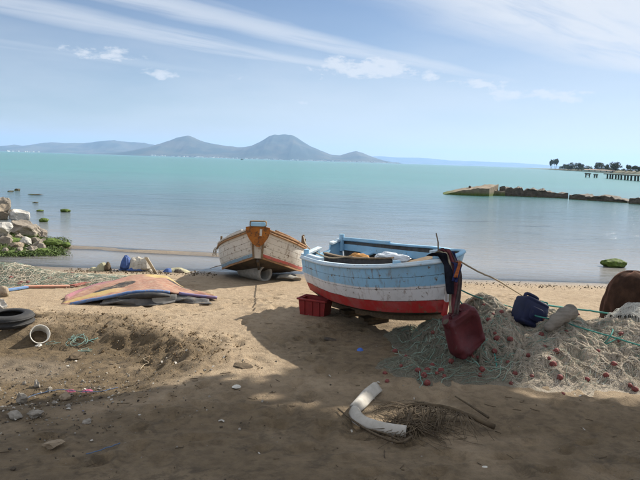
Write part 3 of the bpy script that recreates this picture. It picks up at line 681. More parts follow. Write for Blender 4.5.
boulder(14, 254, 22, 3, R_WEED, 'flat mat of green weed on sand below the rock heap', 14, facet=.2)
boulder(64, 212, 11, 3.2, R_WEED, 'olive weedy rock standing alone in the shallows', 15, facet=.3, name='sea_rock', cat='rock')
boulder(39, 211.5, 8, 1.8, R_WEED, 'small green rock awash beside the olive one', 16, facet=.3, name='sea_rock', cat='rock')
boulder(43, 222, 10, 4, R_WEED, 'bright green weedy rock in shallows beside the grey slab', 17, facet=.3, name='sea_rock', cat='rock')
boulder(17, 190.8, 7, 2.2, BW, 'dark rock farthest out in the shallows off the rock heap', 18, name='sea_rock', cat='rock')
boulder(10, 191.8, 7, 1.2, BW, 'flat dark rock awash next to the farthest one', 19, name='sea_rock', cat='rock')
boulder(34, 195, 15, .9, BW, 'long flat reddish brown rock awash off the rock heap', 20, name='sea_rock', cat='rock')
boulder(35, 203, 7, 1.1, BW, 'small flat rock awash in front of the long reddish one', 21, name='sea_rock', cat='rock')
boulder(616, 267.5, 26, 8.5, R_WEED, 'green weed covered rock in the water by the brown heap', 22, depth=.6, facet=.3, name='sea_rock', cat='rock')

def shore_rubble():
    def Q(px, py): d = ray(px, py); t = (-.42 - H) / d[2]; p = CAMP + d * t; p[2] = max(float(terrain0(p[0], p[1])), SEA); return p
    rg = np.random.default_rng(21); V, Fs, o = [], [], 0
    for _ in range(110):
        p = Q(rg.uniform(-6, 46), rg.uniform(226, 252)); s = rg.lognormal(-2.1, .45); v, f = rock_v(int(rg.integers(2000, 2040)), (s * rg.uniform(.8, 1.5), s, s * .8), 2, .4, .8, tuple(rg.uniform(0, 6, 3))); V.append(v + p + [0, 0, s * .2]); Fs.append(np.array(f) + o); o += len(v)
    tag(mesh('shore_rubble', np.concatenate(V), np.concatenate(Fs), R_GREY), 'small broken rubble among the boulders of the rock heap', 'rubble', kind='stuff')
    c = []
    for _ in range(900):
        p = Q(rg.uniform(-5, 30) + rg.random() ** 2 * 42, rg.uniform(237, 254)); c.append((p[0], p[1], p[2] + .04, .22, .22, .07))
    v, f = leaf_cloud(c, 15000, .036, 23, .3); tag(mesh('green_weed', v, f, plain('wet green weed', (.095, .145, .025), (.04, .065, .014), 3, .7, 0)), 'ragged green weed spread over stones at the pool edge', 'weed', kind='stuff')
shore_rubble()

# ---------------------------------------------------------------- boats
def unit(v): v = np.asarray(v, float); return v / np.linalg.norm(v)
class Hull:
    """loft between sheer, chine and keel curves; side 0 and side 1; station t = 0 stern .. 1 stem"""
    def __init__(s, S, Ch, K, bulge):
        s.S, s.C, s.K, s.n, s.bulge = S, Ch, K, len(K), bulge
        s.out = []
        for k in (0, 1):
            T = np.gradient(S[k], axis=0); T[:, 2] = 0; o = np.stack([T[:, 1], -T[:, 0], 0 * T[:, 0]], -1); o /= np.linalg.norm(o, axis=1)[:, None] + 1e-9
            mid = (S[0] + S[1]) / 2; sg = np.sign((o * (S[k] - mid)).sum(1)[s.n // 2]); s.out.append(o * sg)
    def at(s, k, v, off=0.):
        return s.C[k] + (s.S[k] - s.C[k]) * v + s.out[k] * (s.bulge * math.sin(math.pi * min(max(v, 0), 1)) * (1 - np.linspace(0, 1, s.n) ** 4)[:, None] + off)
    def strake(s, k, v0, v1, mat, parent, i0=0, i1=None, thick=.014, gap=.0035, name='plank'):
        i1 = i1 or s.n; rows, vv = [], []; n = i1 - i0; f = []
        def strip(spec):
            o = len(rows) * n
            for v, q in spec: rows.append(s.at(k, v, q)[i0:i1]); vv.append(np.full(n, v))
            f.extend(grid_faces(len(spec), n, off=o))
        strip([(v0 + gap, 0), (v0 + gap, thick)]); strip([(v0 + gap, thick), ((v0 + v1) / 2, thick + .002), (v1 - gap, thick)]); strip([(v1 - gap, thick), (v1 - gap, 0)])
        f.extend([(0, n, 3 * n, 5 * n, 6 * n), (7 * n - 1, 6 * n - 1, 4 * n - 1, 2 * n - 1, n - 1)])
        return mesh(name, np.concatenate(rows), f, mat, parent, True, attrs=dict(v=np.concatenate(vv)))
    def shell(s, mat, parent, off=-.012, name='lining'):
        rows = [s.at(0, v, off) for v in np.linspace(1, 0, 6)] + [s.K + [0, 0, .01]] + [s.at(1, v, off) for v in np.linspace(0, 1, 6)]
        return mesh(name, np.concatenate(rows), grid_faces(len(rows), s.n), mat, parent, True)
    def bottom(s, mat, parent, name='bottom'):
        rows = [s.at(0, .004, .004), (s.C[0] * .5 + s.K * .5) + [0, 0, -.03], s.K + [0, 0, -.02], (s.C[1] * .5 + s.K * .5) + [0, 0, -.03], s.at(1, .004, .004)]
        return mesh(name, np.concatenate(rows), grid_faces(5, s.n), mat, parent, True)
    def rail(s, k, w, h, mat, parent, i0=0, i1=None, off=0., dz=0., name='gunwale'):
        P = s.at(k, 1., off)[i0:i1] + [0, 0, dz]; m = MB().add(*sweep(P, w, h)); return m.build(name, mat, parent, True)

def blue_boat():
    A, Fp, C = W(302, 257, 12.36), W(342, 240, 13.56), W(450, 259, 9.55)
    cA, cS = W(311, 290, 12.45), W(444, 312, 9.75)
    m = (A + Fp) / 2; ax = C - m; w = np.linalg.norm(A - m); n = 33; t = np.linspace(0, 1, n)
    axh = unit([ax[0], ax[1], 0]); perp = np.array([axh[1], -axh[0], 0]); perp = perp if perp @ (A - m) > 0 else -perp
    tilt = (A - m)[2] / w; sv = perp * w + np.array([0, 0, tilt * w])
    k = sstep(0, .5, t)[:, None]; side = (A - m)[None] * (1 - k) + sv[None] * k
    shp = spline([0, .2, .45, .68, .82, .91, .965, 1], [1, 1.11, 1.17, 1.08, .86, .58, .32, .05], t)
    shc = spline([0, .2, .45, .68, .82, .91, .965, 1], [.84, .93, .97, .86, .62, .36, .17, .04], t)
    sag = (-.05 * np.sin(np.pi * t))[:, None] * np.array([[0, 0, 1.]])
    full = 1 + .55 * sstep(.80, .97, t); S = [m + ax * t[:, None] + side * (q * shp * (full if q < 0 else 1))[:, None] + sag for q in (1, -1)]
    cm = cA - (A - m) * .84; cx = cS - cm; drop = (-.03 * np.sin(np.pi * t))[:, None] * np.array([[0, 0, 1.]])
    Ch = [cm + cx * t[:, None] + side * (q * shc)[:, None] + drop for q in (1, -1)]
    K = cm + cx * t[:, None] + np.array([0, 0, -.40]) * (1 - t[:, None] ** 2.5)
    root = empty('rowing_boat', (cm[0] + cx[0] / 2, cm[1] + cx[1] / 2, gz(*(cm + cx / 2)[:2])))
    tag(root, 'blue, white and red wooden rowing boat beached on the sand', 'boat')
    hu = Hull(S, Ch, K, .045)
    hl = hu.shell(MT['inner'], root, name='hull')
    for s_ in (0, 1):
        for a, b in ((0, .25), (.25, .5), (.5, .745), (.745, .985)): hu.strake(s_, a, b, MT['hull_blue'], hl)
    hu.bottom(MT['hull_dark'], root)
    MB().add(*sweep(K[2:] + [0, 0, -.06], .06, .10)).build('keel', MT['wood'], root)
    for s_ in (0, 1): hu.rail(s_, .085, .042, MT['pale_paint'] if s_ == 0 else MT['blue_paint'], root, dz=.012, off=-.012)
    rub = hu.at(0, .985, .035); MB().add(*sweep(rub, .035, .04)).build('rubbing_strake', MT['pale_paint'], root, True)
    # transom with a lowered middle for the motor
    back = -axh * .05; q = lambda s_, v: hu.at(s_, v)[0]
    a1, b1, a0, b0 = q(0, 1.0), q(1, 1.0), q(0, 0), q(1, 0); L_ = lambda p, r, u: p + (r - p) * u
    dn = np.array([0, 0, -.10])
    poly = [a0, K[0], b0, L_(b0, b1, .5), b1, L_(b1, a1, .30), L_(b1, a1, .32) + dn, L_(b1, a1, .56) + dn, L_(b1, a1, .58), a1, L_(a0, a1, .5)]
    MB().add(*prism(poly, back)).build('transom', MT['blue_paint'], root)
    MB().add(*beam(L_(a1, b1, .03) + [0, 0, .03], L_(a1, b1, .42) + [0, 0, .035], .12, .05)).build('transom_cap', MT['pale_paint'], root)
    MB().add(*beam(L_(a1, b1, .70) + [0, 0, .03], L_(a1, b1, .99) + [0, 0, .03], .10, .05)).build('transom_cap', MT['pale_paint'], root)
    for p_ in (a1 + (b1 - a1) * .05 + axh * .09, b1 + (a1 - b1) * .04 + axh * .05):
        MB().add(*beam(p_ + [0, 0, -.22], p_ + [0, 0, .15], .10, .10, up=axh, bev=.25)).build('corner_post', MT['blue_paint'], root)
    # quarter knee with slots beside the near corner
    g = hu.at(0, 1, -.09); MB().add(*sweep(g[1:9] + [0, 0, .045], .10, .06)).build('quarter_rail', MT['pale_paint'], root)
    g = hu.at(1, 1, -.05); MB().add(*sweep(g[0:12] + [0, 0, .035], .05, .07)).build('quarter_rail', MT['blue_paint'], root)
    inn = hu.at(1, .80, -.035); MB().add(*sweep(inn[0:26], .03, .14)).build('stringer', MT['blue_paint'], root)
    # thwarts, side bench and floor
    for i, (mat_, w_) in ((7, (MT['blue_paint'], .24)), (15, (MT['blue_paint'], .20))):
        MB().add(*beam(hu.at(0, .74, -.03)[i], hu.at(1, .74, -.03)[i], w_, .04, bev=.2)).build('thwart', mat_, root)
    c0 = hu.at(0, .93, -.34); MB().add(*sweep(c0[3:26] + [0, 0, .01], .05, .28)).build('side_board', MT['dark_plank'], root)
    c1 = hu.at(0, .93, -.34); MB().add(*sweep(c1[3:26] + [0, 0, .165], .09, .028)).build('side_board_cap', MT['wood'], root)
    fl = [hu.at(0, .18, -.05)[1:28], K[1:28] + [0, 0, .17], hu.at(1, .18, -.05)[1:28]]
    mesh('floor_boards', np.concatenate(fl), grid_faces(3, 27), MT['dark_plank'], root)
    # bow: stem, breasthook deck, bitts and a thin stick
    st = np.stack([K[-1] * .0 + cS + [0, 0, -.05], (cS + C) / 2 + axh * .035, C + axh * .02 + [0, 0, .06]])
    v_, f_ = sweep(path(st, 8), .075, .09, up=axh); mesh('stem', v_, f_, MT['hull_blue'], root, attrs=dict(v=np.repeat(np.linspace(-.02, 1.05, 8), 8)))
    dk0, dk1 = hu.at(0, .97, -.02)[25:32], hu.at(1, .97, -.02)[25:32]
    mesh('fore_deck', np.concatenate([dk0, dk1, dk0 - [0, 0, .03], dk1 - [0, 0, .03]]), grid_faces(2, 7) + grid_faces(2, 7, off=14) + [(0, 7, 21, 14)], MT['wood'], root)
    bp = hu.at(0, 1, -.05)[27]; MB().add(*beam(bp + [0, 0, -.02], bp + [0, 0, .07], .12, .10, up=axh, bev=.2)).build('timber_head', MT['blue_paint'], root)
    bo = (hu.at(0, 1)[28] + hu.at(1, 1)[28]) / 2 + perp * -.12
    MB().add(*beam(bo + [0, 0, -.05], bo + [0, 0, .12], .16, .13, up=axh, bev=.2)).build('bitt', MT['blue_paint'], root)
    MB().add(*beam(bo + perp * .16 + [0, 0, .10], bo - perp * .22 + [0, 0, .10], .06, .05, bev=.2)).build('bitt_bar', MT['pale_paint'], root)
    MB().add(*tube([bo + [0, 0, .1], bo + [-.01, 0, .25], bo + [-.05, 0, .40]], [.012, .012, .009], 6)).build('pin_stick', MT['wood'], root)
    return root, hu, C, axh, perp, K
BB, BH, BC, BAX, BPERP, BK = blue_boat()

def old_boat():
    D0 = 16.0; top = W(258, 229, D0); foot = W(258.5, 258, D0 + .15); n = 31; t = np.linspace(0, 1, n)       # t = 0 stern .. 1 stem
    u = unit([-.03, 1.0, 0]); perp = np.array([u[1], -u[0], 0])                                                 # astern direction, starboard of picture
    Lb = 4.3; s_ax = (1 - t) * Lb
    hb = spline([0, .3, .55, .72, .84, .92, .97, 1], [.85, 1.18, 1.25, 1.12, .87, .57, .32, .16], t)
    cb = spline([0, .3, .55, .72, .84, .92, .97, 1], [.7, 1.05, 1.14, 1.02, .74, .42, .22, .11], t)
    zs = spline([0, .3, .55, .72, .84, .92, 1], [.40, .36, .48, .65, .84, 1.0, 1.20], t); zs = zs + (top[2] - zs[-1])
    zc = spline([0, .3, .55, .72, .84, .92, 1], [-.30, -.27, -.20, -.07, .12, .28, .44], t); zc = zc + (foot[2] - zc[-1])
    base = np.array([top[0], top[1], 0]); cen = base[None] + u[None] * s_ax[:, None]
    S = [cen + perp * (q * hb)[:, None] + np.stack([0*t, 0*t, zs], -1) for q in (-1, 1)]
    Ch = [cen + u * .12 + perp * (q * cb)[:, None] + np.stack([0*t, 0*t, zc], -1) for q in (-1, 1)]
    K = cen + u * .12 + np.stack([0*t, 0*t, zc - .10 * (1 - t ** 5)], -1)
    c = cen[n // 2]; root = empty('fishing_boat', (c[0], c[1], gz(c[0], c[1]))); tag(root, 'weathered white wooden fishing boat seen bow on, ochre board on its stem', 'boat')
    hu = Hull(S, Ch, K, .05); hl = hu.shell(MT['wood'], root, name='hull')
    for k in (0, 1):
        for a, b in ((0, .2), (.2, .4), (.4, .6), (.6, .8), (.8, .985)): hu.strake(k, a, b, MT['hull_white'] if k == 0 else MT['hull_white_red'], hl)
    hu.bottom(MT['hull_dark'], root)
    MB().add(*sweep(K + [0, 0, -.06], .07, .10)).build('keel', MT['hull_dark'], root)
    for k in (0, 1):
        hu.rail(k, .10, .05, MT['white_paint'] if k == 0 else MT['orange_wood'], root, dz=.02)
        hu.rail(k, .03, .045, MT['orange_wood'], root, off=.04, dz=-.05, name='rubbing_strake')
        P = hu.at(k, 1., -.10) + [0, 0, .07]; MB().add(*sweep(P[8:29], .05, .09)).build('bulwark', MT['white_paint'] if k == 0 else MT['orange_wood'], root)
        P = hu.at(k, 0.0, .02); MB().add(*sweep(P + [0, 0, .0], .035, .04)).build('chine_batten', MT['orange_wood'], root)
    dk0, dk1 = hu.at(0, .96, -.02)[17:], hu.at(1, .96, -.02)[17:]; q = len(dk0)
    mesh('fore_deck', np.concatenate([dk0, dk1]), grid_faces(2, q), MT['orange_wood'], root)
    MB().add(*prism([hu.at(0, 1)[0], hu.at(0, 0)[0], K[0], hu.at(1, 0)[0], hu.at(1, 1)[0]], u * -.05)).build('transom', MT['white_paint'], root)
    MB().add(*beam(hu.at(0, .8, -.03)[10], hu.at(1, .8, -.03)[10], .25, .04)).build('thwart', MT['wood'], root)
    # the flat stem face with side posts, the ochre board and the blue cap
    f0 = -u * .10; tl, tr = S[0][-1], S[1][-1]; bl, br = Ch[0][-1], Ch[1][-1]
    MB().add(*prism([bl, br, tr, tl], f0 * .35)).build('stem', MT['white_paint'], root)
    for a, b in ((bl, tl), (br, tr)): MB().add(*beam(a + f0 * .42 + [0, 0, .0], b + f0 * .42, .05, .06, up=u)).build('stem_post', MT['wood'], root)
    c0 = (tl + tr) / 2 + f0 * .95; k = D0 / FPX; pp = lambda x, y: c0 + perp * x * k + np.array([0, 0, y * k])
    out = [(-12, 2.2), (-11.8, -3), (-9, -9), (-5.5, -14), (-1, -17.5), (2, -17.8), (6.5, -14), (10.5, -8.5), (12.4, -3), (12.2, 1.5), (8, 2.6), (0, 3.0), (-7, 2.9)]
    v, f = prism([pp(x, y) for x, y in out], u * .05); bo = mesh('stem_board', v, f, MT['stem_orange'], root)
    for (x, y) in ((-6, -4), (8, -4), (1, -13)):
        MB().add(*tube([pp(x, y) + u * .01, pp(x, y) - u * .008], .014, 7)).build('bolt', MT['hull_dark'], bo)
    MB().add(*beam(pp(3.4, .5) - u * .008, pp(3.0, -6.5) - u * .008, .06, .02, up=u)).build('worn_batten', MT['white_paint'], bo)
    v, f = superbox((8.6 * k, .09, 3.1 * k), .3, 12, 20); mesh('stem_cap', v + pp(.3, 5.6) + u * .06, f, MT['wood'], root, True)
    v, f = superbox((7.4 * k, .03, 2.1 * k), .25, 10, 16); mesh('cap_panel', v + pp(.3, 5.4) - u * .035, f, MT['blue_paint'], root, True)
    # thole posts and loose ends on the rails
    for k_, i, h in ((1, 20, .30), (1, 19, .34), (1, 16, .26), (0, 21, .20)):
        p = hu.at(k_, 1, -.03)[i]; MB().add(*beam(p, p + [.01, 0, h], .055, .05, up=u)).build('thole_post', MT['wood'], root)
    p = hu.at(1, 1, -.03); MB().add(*beam(p[20] + [0, 0, .27], p[19] + [.02, 0, .30], .04, .03)).build('post_tie', MT['wood'], root)
    rg = np.random.default_rng(4)
    for i in range(7):
        p = hu.at(0, .95, .03)[14 + i // 2]; L_ = rg.uniform(.1, .3); d = np.array([-rg.uniform(.3, .9) * L_, 0, -L_]); MB().add(*tube(path([p, p + d * .5 + [-.04, 0, .02], p + d], 6), .008, 4)).build('frayed_end', MT['rope_tan'], root)
    p = hu.at(0, .12, .02)[15]; MB().add(*tube([p, p + [-.22, -.05, -.05], p + [-.36, -.1, -.10]], [.012, .012, .006], 5)).build('spike', MT['wood'], root)
    return root, hu
OB, OH = old_boat()

# the concrete pipe under the old boat, the block beside it, and what props the blue boat
def pipe():
    a = G(262, 281.5); r = .235; d = unit([-.72, .69, 0]); c = a + np.array([.08, .12, 0]); c[2] = gz(c[0], c[1]) + r - .03
    root = empty('concrete_pipe', (c[0], c[1], c[2] - r)); tag(root, 'grey concrete pipe lying under the bow of the white boat', 'pipe')
    L_ = .95; an = np.linspace(0, 2 * math.pi, 32, endpoint=False); s = np.cross(d, [0, 0, 1]); up = np.array([0, 0, 1.])
    ring = lambda o, rr: np.array([c + d * o + (s * math.cos(q) + up * math.sin(q)) * rr for q in an])
    rows = [ring(L_, r * .72), ring(0.02, r * .72), ring(0, r * .76), ring(0, r * .97), ring(.02, r), ring(.18, r), ring(L_, r), ring(L_, r * .72)]
    mesh('barrel', np.concatenate(rows), grid_faces(8, 32, True), MT['concrete'], root, True)
    rows = [ring(.012, r * .77), ring(-.012, r * .79), ring(-.012, r * 1.0), ring(.05, r * 1.03), ring(.08, r * 1.0)]
    mesh('rim', np.concatenate(rows), grid_faces(5, 32, True), MT['concrete'], root, True)
pipe()
p = G(288, 281); v, f = rock_v(31, (.40, .22, .13), 3, .25, .7); tag(mesh('concrete_chunk', v + p + [0, .15, .07], f, MT['concrete']), 'flat grey concrete chunk on the sand right of the pipe', 'rubble')
def log_prop(i, label, mat):
    k = BK[i]; g = gz(k[0], k[1]); a = k - BPERP * .28; b = k + BPERP * .2; h = max(k[2] - .13 - g, .12)
    root = empty('timber_prop', (k[0], k[1], g)); tag(root, label, 'timber')
    for q, nm in ((0, 'base_block'), (1, 'bearer')):
        z = g + h * (.25 if q == 0 else .76); MB().add(*beam([a[0] + q * .05, a[1], z], [b[0] - q * .07, b[1], z], .22, h * .5, bev=.1)).build(nm, mat, root)
log_prop(9, 'dark timber blocks propping the keel near the stern of the blue boat', MT['dry_leaf'])
log_prop(15, 'dark timber blocks propping the keel amidships under the blue boat', MT['dry_leaf'])
def red_crate():
    p = G(311, 316.5); root = empty('red_crate', p); tag(root, 'faded red plastic crate under the stern of the blue boat', 'crate')
    R = rotm(0, 0, math.radians(-24)); w, d, h = .29, .19, .33
    def P(x, y, z): return R @ np.array([x, y, z]) + p + [.08, .24, -.02]
    for nm, (x0, x1, y0, y1) in dict(front=(-w, w, -d, -d + .03), rear=(-w, w, d - .03, d), end=(-w, -w + .03, -d + .031, d - .031), end2=(w - .03, w, -d + .031, d - .031)).items():
        k = .88 if True else 1
        poly = [P(x0 * k, y0 * k, 0), P(x1 * k, y0 * k, 0), P(x1 * k, y1 * k, 0), P(x0 * k, y1 * k, 0)]; hi = [P(x0, y0, h), P(x1, y0, h), P(x1, y1, h), P(x0, y1, h)]
        mesh('side_panel' if 'end' not in nm else 'end_panel', poly + hi, [(3, 2, 1, 0), (4, 5, 6, 7)] + [(i, (i + 1) % 4, 4 + (i + 1) % 4, 4 + i) for i in range(4)], MT['red_plastic'], root)
    MB().add(*prism([P(-w*.84, -d*.84, .01), P(w*.84, -d*.84, .01), P(w*.84, d*.84, .01), P(-w*.84, d*.84, .01)], (0, 0, .03))).build('floor_panel', MT['red_plastic'], root)
    rim = [P(-w-.015, -d-.015, h), P(w+.015, -d-.015, h), P(w+.015, d+.015, h), P(-w-.015, d+.015, h)]
    for i in range(4): MB().add(*beam(rim[i], rim[(i + 1) % 4], .035, .03)).build('rim', MT['red_plastic'], root)
    for x in (-.16, 0, .16): MB().add(*beam(P(x, -d * .89 - .01, .03), P(x, -d - .01, h - .03), .03, .02, up=R @ np.array([0, 1, 0]))).build('rib', MT['red_plastic'], root)
red_crate()

# ---------------------------------------------------------------- nets
rgN = np.random.default_rng(12)
def net_h(x, y):
    x = np.asarray(x, float); y = np.asarray(y, float)
    g = lambda cx, cy, sx, sy, h: h * np.exp(-(((x - cx) / sx) ** 2 + ((y - cy) / sy) ** 2))
    h = np.maximum.reduce([g(2.85, 10.35, .62, 1.0, .82), g(2.2, 9.2, .62, .8, .40), g(2.1, 10.0, .6, .6, .50), g(1.6, 10.4, .42, .5, .24), g(1.55, 8.75, .6, .55, .22), g(3.9, 10.1, .85, 1.25, .62), g(5.2, 9.9, 1.0, 1.3, .58), g(6.6, 9.8, 1.0, 1.3, .5), g(3.4, 8.8, 1.1, .7, .28), g(4.9, 8.7, 1.3, .7, .28)])
    h = h + .22 * g(3.3, 9.4, 1.6, .9, 1.) * .5
    fold = np.abs(fbm(x * 1.5 + .5 * y, y * 1.0, 3, 71) - .46); fold2 = np.abs(fbm(x * 3.4, y * 3.0, 3, 72) - .46); fold3 = fbm(x * 9, y * 9, 3, 73) - .45
    m = sstep(.03, .22, h)
    h = h + m * (.30 * (.12 - fold) + .24 * (.10 - fold2) + .11 * fold3 + .05 * (fbm(x * 21, y * 21, 2, 75) - .4))
    edge = fbm(x * 1.7, y * 1.7, 3, 74) * .06
    return h - .055 - edge * (h < .3)
def net_top(x, y): return float(terrain0(x, y) + 0.0) + max(float(net_h(x, y)), -.2) if net_h(x, y) > .0 else float(terrain(x, y))
def N_(px, py): return hit(px, py, lambda x, y: max(net_top(x, y), float(terrain(x, y))))
def heap(name, hfun, x0, x1, y0, y1, step, mat, parent, lo=.012):
    xs = np.arange(x0, x1, step); ys = np.arange(y0, y1, step); X, Y = np.meshgrid(xs, ys); hh = hfun(X, Y); Z = terrain0(X, Y) + hh; gg = terrain(X, Y)
    keep = (Z > gg - .05); idx = -np.ones(X.shape, int); n, m = X.shape; f = []
    k4 = keep[:-1, :-1] & keep[1:, :-1] & keep[:-1, 1:] & keep[1:, 1:]
    i, j = np.nonzero(k4); a = i * m + j; f = np.stack([a, a + 1, a + m + 1, a + m], -1)
    used = np.unique(f); remap = -np.ones(n * m, int); remap[used] = np.arange(len(used)); V = np.stack([X, Y, Z], -1).reshape(-1, 3)[used]
    return mesh(name, V, remap[f], mat, parent, True)
def strand_set(hfun, n, box, length, m, rg, lift=(.0, .035), curl=.35, minh=.03, flow=None, inside=-2.):
    out = []
    tries = 0
    while len(out) < n and tries < 60:
        tries += 1; k = n * 2
        x = rg.uniform(box[0], box[1], k); y = rg.uniform(box[2], box[3], k); ok = hfun(x, y) > minh; x, y = x[ok], y[ok]; k = len(x)
        a = rg.uniform(0, 2 * math.pi, k) if flow is None else flow(x, y) + rg.normal(0, .5, k)
        L_ = rg.uniform(*length, k) / m; dl = rg.uniform(*lift, k); P = np.zeros((k, m, 3)); dr = rg.normal(0, curl * .5, k)
        for s in range(m):
            hh = np.maximum(hfun(x, y), .0); z = np.maximum(terrain0(x, y) + hh, terrain(x, y)) + dl * (.4 + .6 * math.sin(math.pi * (s + .5) / m)) + .004
            P[:, s] = np.stack([x, y, z], -1); a = a + dr * .35 + rg.normal(0, curl, k); x = x + np.cos(a) * L_; y = y + np.sin(a) * L_
        if inside > -1: ok = (hfun(P[:, :, 0], P[:, :, 1]) > inside).all(1); P = P[ok]
        out.extend(P)
    return np.array(out[:n])
def float_mesh():
    u = np.linspace(0, math.pi, 10); r = np.sin(u) ** .7; z = -np.cos(u); r[0] = r[-1] = .22; z[0] = -.80; z[-1] = .80
    an = np.linspace(0, 2 * math.pi, 14, endpoint=False)
    v = np.stack([r[:, None] * np.cos(an), r[:, None] * np.sin(an), (z * 1.15)[:, None] * np.ones(14)], -1).reshape(-1, 3)
    me = bpy.data.meshes.new('net_float'); me.from_pydata((v * .042).tolist(), [], grid_faces(10, 14, True) + [tuple(range(13, -1, -1)), tuple(range(126, 140))]); me.polygons.foreach_set('use_smooth', [True] * len(me.polygons))
    me.materials.append(MT['float_red']); return me
FLOAT = float_mesh()
def add_float(px, py, parent, fn, s=1., rg=rgN):
    p = fn(px, py); b = world_loc(parent); o = bpy.data.objects.new('net_float', FLOAT); COL.objects.link(o); o.parent = parent
    o.location = (p[0] - b.x, p[1] - b.y, p[2] - b.z + .010); o.rotation_euler = tuple(rg.uniform(0, 3.1, 3)); q = s * rg.uniform(.6, 1.08); o.scale = (q, q, q)
def big_net():
    root = empty('fishing_net', (3.6, 9.6, gz(3.6, 9.6))); tag(root, 'large beige fishing net heaped on the sand beside the blue boat, red floats', 'fishing net')
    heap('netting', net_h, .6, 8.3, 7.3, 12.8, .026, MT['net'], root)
    fl2 = lambda x, y: .6 + 3.6 * fbm(x * .55, y * .55, 2, 83)
    P = strand_set(net_h, 620, (.9, 7.9, 7.8, 12.0), (.4, 1.2), 22, rgN, (-.01, .02), .24, .07, fl2, .05); mb = MB(); t_ = np.linspace(0, 1, 22)
    for q_, pp_ in enumerate(P):
        rad = rgN.uniform(.008, .026) * (.25 + np.sin(np.pi * np.clip(t_, .02, .98)) ** .5) * (1 + .35 * np.sin(t_ * rgN.uniform(15, 40) + q_)); sm = pp_.copy(); sm[1:-1] = (pp_[:-2] + 2 * pp_[1:-1] + pp_[2:]) / 4
        mb.add(*tube(sm, rad, 7))
    tag(mb.build('bunched_fold', MT['net'], root, True), kind='stuff')
    bx = (.8, 7.9, 7.5, 12.2); flow = lambda x, y: 2.6 + 2.5 * fbm(x * .9, y * .9, 2, 81)
    for nm, n, r, mat, ln, lf, cu in (('twine', 7000, .0019, 'strand_beige', (.12, .5), (0, .03), .35), ('twine', 1500, .0020, 'strand_dark', (.12, .35), (0, .012), .35), ('twine', 380, .0030, 'strand_green', (.4, 1.1), (0, .04), .28), ('twine', 1600, .0017, 'strand_white', (.1, .4), (.0, .035), .4)):
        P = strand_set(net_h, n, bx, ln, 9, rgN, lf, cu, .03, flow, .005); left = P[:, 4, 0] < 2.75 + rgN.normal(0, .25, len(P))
        for sel, mt_ in ((left, 'strand_grey' if mat in ('strand_beige', 'strand_white') else mat), (~left, mat)):  # pale twine turns darker grey green on the left part
            if sel.any(): v, f = tubes(P[sel], r, 3); tag(mesh(nm, v, f, MT[mt_], root), kind='stuff')
    P = strand_set(net_h, 60, (1.2, 2.9, 8.4, 10.2), (.5, 1.0), 26, rgN, (.005, .03), .16, .10); v, f = tubes(P, .0065, 5); tag(mesh('head_rope', v, f, MT['strand_green'], root), kind='stuff')
    P = strand_set(net_h, 14, (2.5, 7.5, 8.6, 10.6), (.6, 1.2), 26, rgN, (.005, .03), .16, .16); v, f = tubes(P, .0055, 5); tag(mesh('head_rope', v, f, MT['strand_green'], root), kind='stuff')
    FL = [(385, 374), (387, 382), (395, 352), (401, 367), (418, 371), (424, 376), (432, 366), (427, 371), (437, 374), (441, 371), (444, 377), (427, 384), (433, 333), (451, 362), (478, 358), (482, 370), (480, 376), (472, 357), (493, 315), (501, 313), (495, 334), (497, 339), (484, 306), (510, 340), (508, 363), (515, 374), (511, 384), (544, 348), (541, 335), (549, 359), (560, 378), (583, 349), (563, 395), (553, 365), (528, 356), (578, 315), (601, 318), (619, 342), (614, 365), (635, 390), (630, 386), (621, 335), (544, 320), (587, 380), (598, 352), (566, 333), (489, 321), (494, 352), (406, 357), (532, 377), (606, 376), (556, 352)]
    for px, py in FL: add_float(px, py, root, N_)
    return root
NET = big_net()

def sea_line_white_net():
    hw = lambda x, y: .34 * np.exp(-(((x - 5.75) / .5) ** 2 + ((y - 10.55) / .42) ** 2)) * (1 + .5 * (fbm(np.asarray(x) * 4, np.asarray(y) * 4, 3, 90) - .45)) + net_h(x, y) * .0
    base = lambda x, y: np.maximum(net_h(x, y), 0) + hw(x, y) * 1.15
    root = empty('white_net_bundle', (5.75, 10.55, float(terrain0(5.75, 10.55)) + float(net_h(5.75, 10.55)))); tag(root, 'bundle of fine white netting on the heaped net below the brown cover', 'fishing net')
    heap('netting', lambda x, y: np.where(hw(x, y) > .06, base(x, y), -.4), 4.9, 6.6, 9.8, 11.3, .035, MT['foam'], root)
    P = strand_set(lambda x, y: np.where(hw(x, y) > .05, base(x, y), -1), 900, (5.0, 6.5, 9.9, 11.2), (.2, .6), 8, rgN, (0, .06), .4, .03); v, f = tubes(P, .003, 3); tag(mesh('twine', v, f, MT['strand_white'], root), kind='stuff')
sea_line_white_net()

